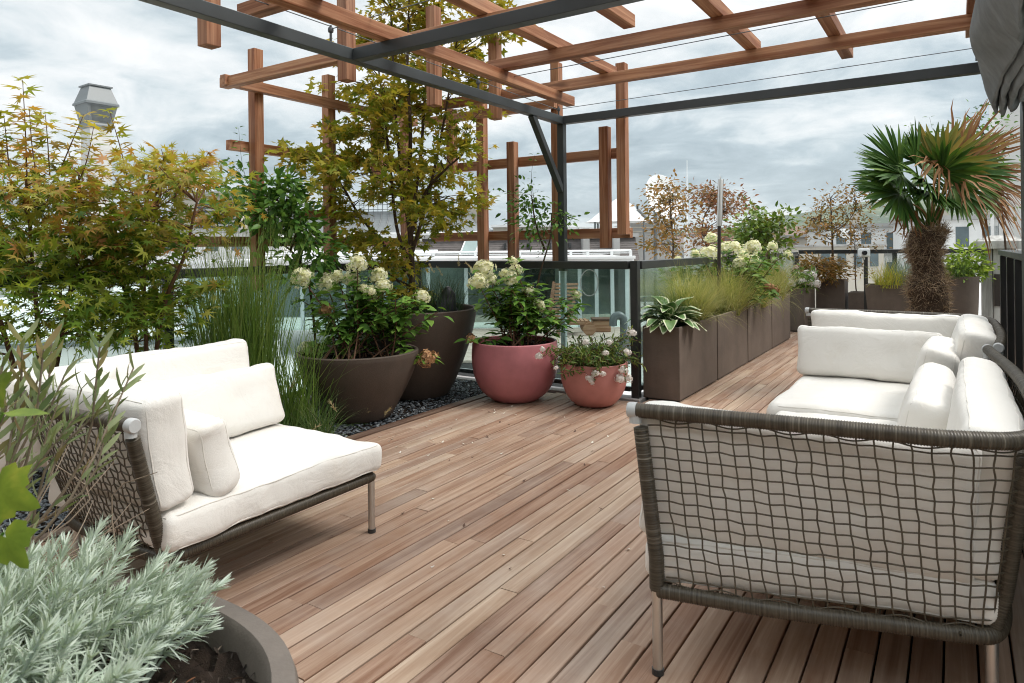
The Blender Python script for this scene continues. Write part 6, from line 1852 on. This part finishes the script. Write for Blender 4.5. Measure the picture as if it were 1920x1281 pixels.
def slate_block():
    zc = 27.0
    t = bg("slate_roof_building", "grey slate roof with a tilted skylight seen between the trellis posts", "building", 1000, zc, 0.03)
    x0, x1 = wx(790 - 1000, zc), wx(1200 - 1000, zc)
    zb, zt = hgt(1000, 490, zc), hgt(1000, 446, zc)
    mb = MB()
    V = [(x0, 0, zb), (x1, 0, zb), (x1, 0.75, zt), (x0, 0.75, zt), (x0, 6, zt), (x1, 6, zt), (x0, 6, zb), (x1, 6, zb)]
    mb.add(V, [(0, 1, 2, 3), (3, 2, 5, 4), (0, 3, 4, 6), (1, 7, 5, 2), (6, 4, 5, 7)])
    mb.build("roof", M['slate'], t, world=False)
    cs = MB()
    for i in range(11):
        q = i / 11; cs.box((x0, 0.75 * q - 0.008, zb + (zt - zb) * q), (x1, 0.75 * q + 0.02, zb + (zt - zb) * q + 0.008))
    cs.build("tile_courses", M['slate'], t, world=False)
    MB().box((x0 - 0.1, 0.55, zt + 0.003), (x1 + 0.1, 6.2, zt + 0.16)).build("ridge_cap", M['pale'], t, world=False)
    MB().box((x0, 0.1, -18), (x1, 5.9, zb - 0.01)).build("wall", M['cream'], t, world=False)
    def slab(px0, px1, q0, q1, lift, nm, mat):
        a, b_ = wx(px0 - 1000, zc), wx(px1 - 1000, zc)
        P = lambda x, q, o: (x + (q - q0) * 0.35, 0.75 * q - o * 0.75, zb + (zt - zb) * q + o * 0.45)
        V = [P(a, q0, 0), P(b_, q0, 0), P(b_, q1, 0), P(a, q1, 0), P(a, q0, lift), P(b_, q0, lift), P(b_, q1, lift), P(a, q1, lift)]
        MB().add(V, [(4, 5, 6, 7), (0, 1, 5, 4), (1, 2, 6, 5), (2, 3, 7, 6), (3, 0, 4, 7)]).build(nm, mat, t, world=False)
    slab(860, 893, 0.25, 0.97, 0.10, "skylight_frame", M['white'])
    slab(864, 889, 0.30, 0.93, 0.12, "skylight", M['glass_sky'])
    for x in (1093, 1150):
        MB().box((wx(x - 1000, zc), -0.15, zb), (wx(x + 12 - 1000, zc), 0.9, zt + 0.35)).build("party_wall", M['pale'], t, world=False)
    for x in (905, 945, 990, 1030, 1068):
        MB().box((wx(x - 1000, zc), 0.25, zb + 0.55 * (zt - zb)), (wx(x + 5 - 1000, zc), 0.6, zb + 0.78 * (zt - zb))).build("roof_vent", M['rail'], t, world=False)
    u = bg("parapet_building", "weathered grey parapet building below the satellite dishes", "building", 1150, 36.0, -0.02)
    zc2 = 36.0
    for i, (a, b_, y) in enumerate(((925, 1060, 424), (1062, 1178, 430), (1180, 1262, 419))):
        MB().box((wx(a - 1150, zc2), 0.02 * i, -18), (wx(b_ - 1150, zc2), 7 + i * .1, hgt(1150, y, zc2))).build("wall", M['pale'] if i else M['cream'], u, world=False)
        MB().box((wx(a - 1150, zc2) - 0.12, -0.15, hgt(1150, y, zc2) + 0.004), (wx(b_ - 1150, zc2) + 0.1, 7.3, hgt(1150, y, zc2) + 0.14)).build("coping", M['white'], u, world=False)
    for y in (428, 436): MB().box((wx(1180 - 1150, zc2), -0.02, hgt(1150, y, zc2)), (wx(1262 - 1150, zc2), 0.035, hgt(1150, y, zc2) + 0.06)).build("ledge", M['cream'], u, world=False)


M['glass_sky'] = m_plain("skylight_glass", (0.25, 0.33, 0.32), 0.05, 0, 0.2, 1, 0, 0.7)
slate_block()


def dish(label, x, y, zc, r, az, el):
    p = np.array(atd(x, y, zc))
    t = thing("satellite_dish", label, "satellite dish", (p[0], p[1], 1.2), 0, "white satellite dishes on the roofs")
    Dv = -np.array([-SN, CS, 0]) * math.cos(az) + np.array([CS, SN, 0]) * math.sin(az)
    Dv = Dv * math.cos(el) + np.array([0, 0, math.sin(el)])
    q = Vector(Dv).to_track_quat('Z', 'Y').to_matrix()
    R = np.array(q)
    prof = [(0.001, 0.0)] + [(k, 0.22 * k * k) for k in np.linspace(0.1, 1.0, 12)] + [(1.02, 0.225), (1.0, 0.205)] + [(k, 0.22 * k * k - 0.02) for k in np.linspace(0.95, 0.02, 10)]
    m = MB(); m.lathe([(a * r, b * r) for a, b in prof], (0, 0, 0), 48)
    m.V = [v @ R.T + p for v in m.V]
    m.build("reflector", M['white'], t, smooth=True)
    a = MB()
    f = p + Dv * r * 0.95
    for k in range(3):
        th = k * 2.09 + 0.6
        a.tube([p + R @ np.array([math.cos(th) * r * 0.92, math.sin(th) * r * 0.92, 0.19 * r]), f], 0.025 * r, 6)
    a.tube([f - Dv * 0.1 * r, f + Dv * 0.12 * r], 0.08 * r, 10)
    a.build("feed_arm", M['pale'], t)
    MB().tube([p - Dv * 0.05 * r, p - Dv * 0.35 * r - (0, 0, 0.3 * r), (p[0] - Dv[0] * 0.4 * r, p[1] - Dv[1] * 0.4 * r, -3)], 0.09 * r, 10).build("mount", M['zinc'], t, smooth=True)


dish("large white satellite dish behind the copper tree", 1240, 372, 33, 1.12, 0.55, 0.30)
t = bg("peaked_tent", "white peaked tent roof behind the short trellis post", "tent", 1163, 33.0, 0.1)
k = 33.0 / 1280
za, zb_ = hgt(1163, 371, 33.0), hgt(1163, 417, 33.0)
m = MB(); m.lathe([(66 * k, zb_), (58 * k, zb_ + 0.10), (40 * k, zb_ + (za - zb_) * 0.40), (22 * k, zb_ + (za - zb_) * 0.72), (9 * k, zb_ + (za - zb_) * 0.93), (2 * k, za), (0.005, za + 0.05)], (0, 0, 0), 16)
m.build("canopy", M['white'], t, world=False, smooth=True, angle=25)
for q in range(4):
    a = q * math.pi / 2 + 0.5
    MB().tube([(62 * k * math.cos(a), 62 * k * math.sin(a), -2), (62 * k * math.cos(a), 62 * k * math.sin(a), zb_)], 0.05, 8).build("pole", M['zinc'], t, world=False)
p = np.array(atd(1228, 425, 24)); q_ = np.array(atd(1196, 392, 24))
t = thing("mast", "slanting metal spar sticking up beside the satellite dish", "pole", p)
MB().tube([p + (p - q_) * 2.5, q_], 0.06, 8).build("spar", M['zinc'], t, smooth=True)
MB().tube([q_, q_ + (0, 0, 0.16)], 0.04, 8).build("spar_tip", M['rail'], t, smooth=True)
p = np.array(atd(1288, 440, 40)); t = thing("antenna", "thin white antenna rod above the copper tree", "antenna", p)
MB().tube([p - (0, 0, 4), atd(1289, 372, 40), atd(1290, 300, 40)], [0.05, 0.04, 0.015], 6).build("rod", M['white'], t, smooth=True)
t = bg("roof_unit", "white box shaped roof unit behind the cream flowers", "roof unit", 1310, 14.0, 0.1)
MB().box((wx(-16, 14), 0, -1.6), (wx(14, 14), 0.4, hgt(1310, 441, 14))).build("cabinet", M['white'], t, world=False, bevel=0.01)
MB().box((wx(-18, 14), -0.02, hgt(1310, 441, 14) + 0.003), (wx(16, 14), 0.42, hgt(1310, 439, 14))).build("lid", M['pale'], t, world=False)
MB().box((wx(14, 14) + 0.003, 0.02, 0.9), (wx(22, 14), 0.38, hgt(1310, 445, 14))).build("dark_side", M['rail'], t, world=False)
t = bg("air_conditioner", "white air conditioner with a black fan on a cream wall behind the bronze trees", "air conditioner", 1594, 26.0, 0.1)
MB().box((wx(-14, 26), 0, hgt(1594, 446, 26)), (wx(12, 26), 0.3, hgt(1594, 429, 26))).build("casing", M['white'], t, world=False, bevel=0.02)
MB().tube([(0.03, -0.02, hgt(1594, 437.5, 26)), (0.03, 0.02, hgt(1594, 437.5, 26))], 0.115, 20).build("fan", M['rail'], t, world=False)
MB().box((wx(-70, 26), -0.1, -18), (wx(64, 26), 4, hgt(1594, 462, 26))).build("wall", M['cream'], t, world=False)
MB().box((wx(-73, 26), -0.2, hgt(1594, 462, 26) + 0.004), (wx(67, 26), 4.1, hgt(1594, 458, 26))).build("coping", M['pale'], t, world=False)
for q in range(4): MB().box((wx(-60 + q * 32, 26), -0.13, hgt(1594, 500, 26)), (wx(-44 + q * 32, 26), -0.105, hgt(1594, 474, 26))).build("window", M['winglass'], t, world=False)
for q in (-9, 7): MB().box((wx(q - 1, 26), 0.1, hgt(1594, 458, 26)), (wx(q + 1, 26), 0.2, hgt(1594, 446, 26) - 0.002)).build("bracket", M['zinc'], t, world=False)


def pavilion():
    zc = 18.5
    t = bg("glass_pavilion", "low glass pavilion with white flat roof edge beyond the balustrade", "building", 900, zc, 0.0)
    X = lambda x: wx(x - 900, zc)
    zs1, zs0 = hgt(900, 485, zc), hgt(900, 499, zc)
    MB().box((X(330), -0.05, zs0), (X(1188), 6.5, zs1)).build("roof_slab", M['white'], t, world=False, bevel=0.02)
    MB().box((X(330), -0.12, zs1 - 0.05), (X(1190), -0.052, zs1 + 0.03)).build("gutter", M['white'], t, world=False, bevel=0.01)
    zr = hgt(900, 473, zc)
    for z in (zr, (zr + zs1) / 2 + 0.02):
        MB().tube([(X(560), 0.3, z), (X(1187), 0.3, z)], 0.03 if z == zr else 0.012, 8).build("guard_rail", M['white'], t, world=False, smooth=True)
    for x in (560, 645, 730, 810, 890, 975, 1072, 1104, 1150, 1186): MB().box((X(x) - 0.035, 0.26, zs1), (X(x) + 0.035, 0.34, zr)).build("guard_post", M['white'], t, world=False)
    for i in range(3):
        MB().box((X(440), 0.9 + i * 0.9, zs1 + 0.09 + i * 0.05), (X(795), 1.7 + i * 0.9, zs1 + 0.15 + i * 0.05)).build("skylight", M['white'], t, world=False, bevel=0.02)
    pm = m_plain("pale_blue_post", (0.50, 0.58, 0.59), 0.5, 0, 0.05)
    for x in (480, 560, 640, 720, 800, 872, 960, 1052, 1088, 1120, 1150, 1178): MB().box((X(x) - 0.05, 0.25, -1.0), (X(x) + 0.05, 0.35, zs0 - 0.004)).build("post", pm, t, world=False)
    MB().box((X(340), 0.29, -1.0), (X(1180), 0.31, zs0 - 0.005)).build("glass_wall", M['glass_g'], t, world=False)
    MB().box((X(340), 3.9, -1.0), (X(1180), 4.0, zs0 - 0.006)).build("back_wall", m_plain("grey_green_wall", (0.38, 0.42, 0.405), 0.7, 0, 0.45, 0.7), t, world=False)
    MB().box((X(1181), 0.3, -1.0), (X(1184), 4.0, zs0 - 0.006)).build("side_wall", M['pale'], t, world=False)
    cu = MB()
    for x in np.linspace(X(985), X(1040), 26): cu.tube([(x, 0.5, -0.95), (x, 0.5, zs0 - 0.03)], 0.03, 6)
    cu.build("curtain", m_plain("dark_curtain", (0.07, 0.075, 0.08), 0.9), t, world=False)
    # mirror ring inside
    a = np.linspace(0, 6.283, 40, endpoint=False)
    MB().tube([(X(1106) + 0.24 * math.cos(k), 0.22, 0.22 + 0.36 * math.sin(k)) for k in a], 0.014, 8, closed=True).build("round_frame", M['pale'], t, world=False, smooth=True)
    # deck of the neighbouring terrace and roofs below
    def flat(name, pts, z0, z1, mat):
        n = len(pts); V = []
        for z in (z0, z1):
            for Xc, Zc in pts: V.append((Xc * CS - Zc * SN, Xc * SN + Zc * CS, z))
        mb = MB().add(V, [(i, (i + 1) % n, n + (i + 1) % n, n + i) for i in range(n)])
        mb.addf([tuple(range(2 * n - 1, n - 1, -1))[::-1]], 0) if n != 4 else mb.addf([(4, 5, 6, 7)], 0)
        tag(mb.build(name, mat), kind='structure')
    gd = m_wood("grey_deck_boards", 0, [(0.34, 0.32, 0.29), (0.40, 0.38, 0.35), (0.30, 0.28, 0.26)], 0.7, True, 0.3)
    mb = MB()
    for z in np.arange(13.4, 18.6, 0.14):
        xr = 1.0 + (z - 13.4) * 0.52
        c = lambda Xc, Zc, h: (Xc * CS - Zc * SN, Xc * SN + Zc * CS, h)
        V = [c(-3.4, z, -1.05), c(xr, z, -1.05), c(xr + .07, z + 0.132, -1.05), c(-3.4, z + 0.132, -1.05), c(-3.4, z, -1.0), c(xr, z, -1.0), c(xr + .07, z + 0.132, -1.0), c(-3.4, z + 0.132, -1.0)]
        mb.add(V, [(4, 5, 6, 7), (0, 1, 5, 4), (1, 2, 6, 5), (2, 3, 7, 6), (3, 0, 4, 7)])
    tag(mb.build("lower_deck", gd), kind='structure')
    flat("lower_deck_base", [(-3.4, 13.35), (0.98, 13.35), (3.75, 18.6), (-3.4, 18.6)], -1.7, -1.06, m_plain("dark_deck_fascia", (0.06, 0.06, 0.06), 0.8))
    flat("lower_roof", [(-34, 1.0), (-3.0, 1.0), (34, 30), (34, 58), (-34, 58)], -1.9, -1.72, m_plain("pale_roof_membrane", (0.60, 0.60, 0.595), 0.7, 0, 0.08, 0.6, 0.1))
    w = thing("roof_parapet", "long pale parapet on the lower roof seen through the maple stems", "parapet", atd(100, 600, 10.5))
    MB().bar(tuple(atd(-700, 470, 10.2))[:2] + (-1.0,), tuple(atd(520, 470, 11.5))[:2] + (-1.0,), 0.3, 1.4).build("wall", M['white_wall'], w)
    MB().bar(tuple(atd(-700, 470, 10.2))[:2] + (-0.26,), tuple(atd(520, 470, 11.5))[:2] + (-0.26,), 0.42, 0.07).build("coping", M['zinc'], w)
    return t


pavilion()


def lounger():
    t = bg("sun_lounger", "slatted wooden sun lounger with a raised back on the lower deck", "lounger", 1070, 17.0, 0.0)
    z0 = -1.0
    k = 17.0 / 1280
    X = lambda x: (x - 1070) * k
    fr, sl = MB(), MB()
    for y in (0.0, 0.62):
        fr.bar((X(1040), y, z0 + 0.30), (X(1108), y, z0 + 0.30), 0.05, 0.07, (0, 0, 1))
        fr.bar((X(1028), y, z0 + 0.34), (X(1040), y, z0 + 1.32), 0.05, 0.05, (1, 0, 0))
    fr.build("frame", M['teak'], t, world=False)
    for i in range(11):
        q = i / 10
        sl.bar((X(1030) + 0.16 * q, -0.03, z0 + 0.40 + 0.88 * q), (X(1030) + 0.55 + 0.16 * q, -0.03, z0 + 0.40 + 0.88 * q), 0.03, 0.055)
    for i in range(8): sl.bar((X(1046) + 0.10 * i, 0, z0 + 0.35), (X(1046) + 0.10 * i, 0.62, z0 + 0.35), 0.07, 0.025)
    sl.build("slats", M['teak'], t, world=False)
    for y in (-0.05, 0.67):
        MB().tube([(X(1103), y - 0.03, z0 + 0.16), (X(1103), y + 0.03, z0 + 0.16)], 0.16, 24).build("wheel", M['teak'], t, world=False)
    for y in (0.03, 0.59): MB().bar((X(1046), y, z0), (X(1046), y, z0 + 0.27), 0.05, 0.05, (0, 1, 0)).build("leg", M['teak'], t, world=False)
    c = bg("wicker_basket", "brown wicker basket box beside the lounger wheel", "basket", 1127, 17.6, 0.0)
    k = 17.6 / 1280
    mb = MB(); mb.box((-17 * k, 0, -1.0), (17 * k, 0.4, -0.70))
    mb.build("basket", M['teak'], c, world=False, bevel=0.02)
    MB().box((-18 * k, -0.02, -0.698), (18 * k, 0.42, -0.65)).build("lid", m_plain("dark_wicker", (0.09, 0.05, 0.035), 0.7), c, world=False, bevel=0.01)
    v = bg("roof_vent", "dark rounded vent pipe standing on the lower deck", "vent pipe", 1160, 16.4, 0.0)
    k = 16.4 / 1280
    C = [(8 * k, 0, -1.05), (8 * k, 0, -0.62)] + [(-2 * k + 10 * k * math.cos(a), 0, -0.60 + 12 * k * math.sin(a)) for a in np.linspace(0.1, math.pi, 9)] + [(-12 * k, 0, -0.70)]
    MB().tube(catmull(C, 3), 7.2 * k, 18).build("bent_pipe", m_plain("dark_zinc", (0.09, 0.105, 0.11), 0.45, 0.3), v, world=False, smooth=True)
    s = bg("black_sculpture", "dark stone lump standing in the tall brown pot", "sculpture", 832, 5.5, 0.0)
    rg = np.random.default_rng(6)
    m = MB(); k = 5.5 / 1280
    prof = [(0.001, 0.655), (22 * k, 0.66), (21 * k, 0.70), (19 * k, 0.745), (15 * k, 0.79), (15 * k, 0.83), (12 * k, 0.87), (7 * k, 0.895), (0.001, 0.90)]
    m.lathe(prof, (0, 0, 0), 20, 1.0, 0.8)
    V = m.V[0]
    for i in range(len(V)):
        q = mnoise.noise(Vector(V[i] * 13)) * 0.06; V[i][0] = V[i][0] * (1 + q * 8) + (V[i][2] - 0.655) * 0.16; V[i][1] *= 1 + q * 7; V[i][2] += q * 0.5
    m.V[0] = V
    m.build("stone", m_plain("dark_stone", (0.018, 0.018, 0.022), 0.4, 0, 0.5, 12, 0.6), s, world=False, smooth=True)


lounger()


def city():
    rg = np.random.default_rng(77)
    tag(MB().add([(-14000, -14000, -22), (14000, -14000, -22), (14000, 14000, -22), (-14000, 14000, -22)], [(0, 1, 2, 3)]).build(
        "ground", m_plain("city_ground", (0.16, 0.17, 0.15), 0.9, 0, 0.35, 0.004, 0)), kind='structure')
    # our own house below the terrace, plus an unseen wall added for shade
    own = thing("terrace_house", "house that carries the terrace deck, unseen wall added behind the camera for shade", "house", (0, 4, -2))
    MB().box((-9.0, -3.2, -22), (6.0, -2.2, 3.3)).build("added_shade_wall", m_plain("warm_render", (0.30, 0.27, 0.23), 0.85, 0, 0.1, 1.0, 0.2), own)  # unseen wall, added behind the camera to darken the surfaces facing it
    MB().box((-9.2, -3.4, 3.302), (6.2, -1.7, 3.45)).build("shade_wall_eaves", M['steel'], own)  # overhang of the added wall, unseen too
    MB().box((-4.3, -1.9, -22), (0.44, 5.0, -0.33)).box((-2.1, 5.0, -22), (0.44, 11.45, -0.33)).build("wall", M['cream'], own)
    # nearer pale houses right of the planters, each with roof and windows
    def house(label, x, zc, w, d, ytop, roof, mat, nwin, rz=0.0):
        t = bg("town_house", label, "building", x, zc, rz)
        h = hgt(x, ytop, zc)
        MB().box((-w / 2, 0, -22), (w / 2, d, h)).build("wall", mat, t, world=False)
        if roof == 'flat': MB().box((-w / 2 - 0.3, -0.3, h + 0.01), (w / 2 + 0.3, d + 0.3, h + 0.35)).build("roof", M['pale'], t, world=False)
        else:
            rh = roof
            MB().add([(-w / 2 - .3, -.3, h + .01), (w / 2 + .3, -.3, h + .01), (w / 2 + .3, d + .3, h + .01), (-w / 2 - .3, d + .3, h + .01), (-w / 2 - .3, d / 2, h + rh), (w / 2 + .3, d / 2, h + rh)],
                     [(0, 1, 5, 4), (2, 3, 4, 5), (1, 2, 5), (3, 0, 4)][:2]).add([(w / 2 + .3, -.3, h + .01), (w / 2 + .3, d + .3, h + .01), (w / 2 + .3, d / 2, h + rh)], [(0, 1, 2)]).add(
                     [(-w / 2 - .3, -.3, h + .01), (-w / 2 - .3, d + .3, h + .01), (-w / 2 - .3, d / 2, h + rh)], [(0, 2, 1)]).build("roof", M['slate'], t, world=False)
        for r in range(2): MB().box((-w / 2 - 0.1, -0.14, h - 2.55 - r * 2.7), (w / 2 + 0.1, -0.012, h - 2.38 - r * 2.7)).build("cornice", M['pale'], t, world=False)
        for q in (-0.3, 0.22): MB().box((w * q, d * 0.4, h), (w * q + 0.7, d * 0.4 + 0.7, h + 1.5)).build("chimney", M['cream'], t, world=False)
        for r in range(3):
            for i in range(nwin):
                cx = -w / 2 + w * (i + 0.5) / nwin; z1 = h - 0.5 - r * 2.7
                MB().box((cx - 0.42, -0.04, z1 - 1.5), (cx + 0.42, -0.01, z1)).build("window", M['winglass'], t, world=False)
    house("long white house with many windows behind the palm trunk", 1720, 62, 15, 9, 425, 'flat', M['white_wall'], 7, -0.2)
    house("cream house block left of the palm behind the thin bronze trees", 1620, 75, 8, 10, 443, 'flat', M['cream'], 5, 0.1)
    house("pale house with a gabled roof beyond the glossy shrub", 1500, 95, 9, 10, 452, 1.4, M['cream'], 4, 0.15)
    house("white flat roofed house beyond the end railing", 1555, 85, 7, 9, 445, 'flat', M['white_wall'], 5, -0.1)
    house("tall white house by the house wall at the picture's right", 1830, 50, 7, 9, 412, 'flat', M['white_wall'], 4, -0.3)
    house("cream house peeping between the trellis posts", 930, 90, 9, 10, 436, 'flat', M['cream'], 4, 0.05)
    # the rest of the city reads as one mass
    mb, mr = MB(), MB()
    for i in range(520):
        zc = rg.uniform(110, 1500) if i > 120 else rg.uniform(70, 220)
        x = rg.uniform(-900, 2600)
        w, d = rg.uniform(7, 22), rg.uniform(8, 20)
        h = min(hgt(x, 441, zc), -22 + rg.uniform(14, 27)) + rg.uniform(-1.5, 0.5)
        p = atd(x, 465, zc); a = YAW + rg.uniform(-0.5, 0.5)
        c, s = math.cos(a), math.sin(a)
        V = [(p.x + c * u - s * v, p.y + s * u + c * v, z) for z in (-22, h) for u, v in ((-w / 2, 0), (w / 2, 0), (w / 2, d), (-w / 2, d))]
        mb.add(V, [(4, 5, 6, 7), (0, 1, 5, 4), (1, 2, 6, 5), (2, 3, 7, 6), (3, 0, 4, 7)])
        if i % 3:
            rh = rg.uniform(1.5, 3.5)
            V2 = V[4:] + [((V[4][k] + V[7][k]) / 2 + (rh if k == 2 else 0)) for k in range(0)]
            m1 = tuple((V[4][k] + V[7][k]) / 2 for k in range(2)) + (h + rh,); m2 = tuple((V[5][k] + V[6][k]) / 2 for k in range(2)) + (h + rh,)
            R4 = [(q[0], q[1], q[2] + 0.05) for q in V[4:]]
            mr.add(R4 + [m1, m2], [(0, 1, 5, 4), (2, 3, 4, 5)]); mr.add(R4 + [m1, m2], [(1, 2, 5), (3, 0, 4)])
    nt = NT("city_walls")
    r = nt.island(); col = nt.ramp(r, [(0, (0.50, 0.47, 0.42)), (0.3, (0.34, 0.31, 0.27)), (0.6, (0.54, 0.52, 0.48)), (0.8, (0.38, 0.29, 0.23)), (1, (0.58, 0.56, 0.53))])
    # storeys with windows
    br = nt.N('ShaderNodeTexBrick'); nt.L(nt.coords('Object', (0.35, 0.35, 0.33)), br.inputs['Vector'])
    sp = nt.N('ShaderNodeSeparateXYZ'); nt.L(nt.coords('Object', (1, 1, 1)), sp.inputs[0])
    wz = nt.math('GREATER_THAN', nt.math('FRACT', nt.math('DIVIDE', sp.outputs[2], 3.1)), 0.55)
    wxx = nt.math('GREATER_THAN', nt.math('FRACT', nt.math('DIVIDE', nt.math('ADD', sp.outputs[0], sp.outputs[1]), 2.3)), 0.55)
    nm = nt.N('ShaderNodeNewGeometry'); s2 = nt.N('ShaderNodeSeparateXYZ'); nt.L(nm.outputs['Normal'], s2.inputs[0])
    side = nt.math('LESS_THAN', s2.outputs[2], 0.5)
    f = nt.math('MULTIPLY', nt.math('MULTIPLY', wz, wxx), nt.math('MULTIPLY', side, 0.75))
    col = nt.mix(f, col, (0.10, 0.11, 0.12))
    o = mb.build("distant_city", nt.done(nt.principled(col, 0.8)))
    tag(o, kind='stuff', label="pale buildings of the city out to the hills")
    n2 = NT("city_roofs"); col = n2.ramp(n2.island(), [(0, (0.16, 0.09, 0.065)), (0.4, (0.20, 0.13, 0.10)), (0.7, (0.13, 0.13, 0.135)), (1, (0.28, 0.27, 0.26))])
    tag(mr.build("distant_roofs", n2.done(n2.principled(col, 0.8))), kind='stuff', label="roofs of the distant city")
    # hills
    V = []; nx, ny = 150, 26
    for j in range(ny):
        for i in range(nx):
            xp = -1500 + 5200 * i / (nx - 1)
            zc = 2300 + 3600 * j / (ny - 1)
            prof = np.interp(xp, [-1500, 300, 900, 1150, 1300, 1385, 1460, 1540, 1640, 1800, 2100, 2700, 3700], [432, 436, 434, 432, 430, 424, 404, 387, 374, 368, 380, 400, 415])
            ridge = hgt(xp, prof, 4300)
            q = (zc - 2300) / 2000
            sh = math.sin(min(1.0, q) * math.pi / 2) ** 1.6 if q < 1 else max(0, 1 - (q - 1) * 0.8)
            p = atd(xp, 465, zc)
            nz = mnoise.fractal(Vector((p.x / 420, p.y / 420, 0)), 1.0, 2.0, 5)
            V.append((p.x, p.y, -23 + (ridge + 23) * sh * (0.93 + 0.09 * nz) + nz * 5))
    F = [(j * nx + i, j * nx + i + 1, (j + 1) * nx + i + 1, (j + 1) * nx + i) for j in range(ny - 1) for i in range(nx - 1)]
    nt = NT("wooded_hill")
    a = nt.noise(nt.coords('Object'), 0.004, 6, 0.6); b2 = nt.noise(nt.coords('Object'), 0.03, 5, 0.65)
    col = nt.ramp(a, [(0.38, (0.035, 0.06, 0.03)), (0.55, (0.06, 0.09, 0.04)), (0.68, (0.14, 0.16, 0.07))])
    col = nt.mix(nt.ramp(b2, [(0.60, (0, 0, 0)), (0.70, (0.7, 0.7, 0.7))]), col, (0.42, 0.40, 0.36))
    tag(MB().add(V, F).build("hills", nt.done(nt.principled(col, 0.9)), smooth=True, angle=0), kind='structure')



def haze():
    nt = NT("haze_air")
    v = nt.N('ShaderNodeVolumePrincipled'); v.inputs['Color'].default_value = (0.86, 0.92, 0.97, 1); v.inputs['Density'].default_value = 5.0e-5
    v.inputs['Anisotropy'].default_value = 0.2
    nt.L(v.outputs[0], nt.out.inputs['Volume'])
    tag(MB().box((-7500, -7500, -24), (7500, 7500, 420)).build("haze", nt.m), kind='stuff')


city()
haze()
print("vertices", sum(len(o.data.vertices) for o in scene.objects if o.type == 'MESH'), "objects", len(scene.objects))
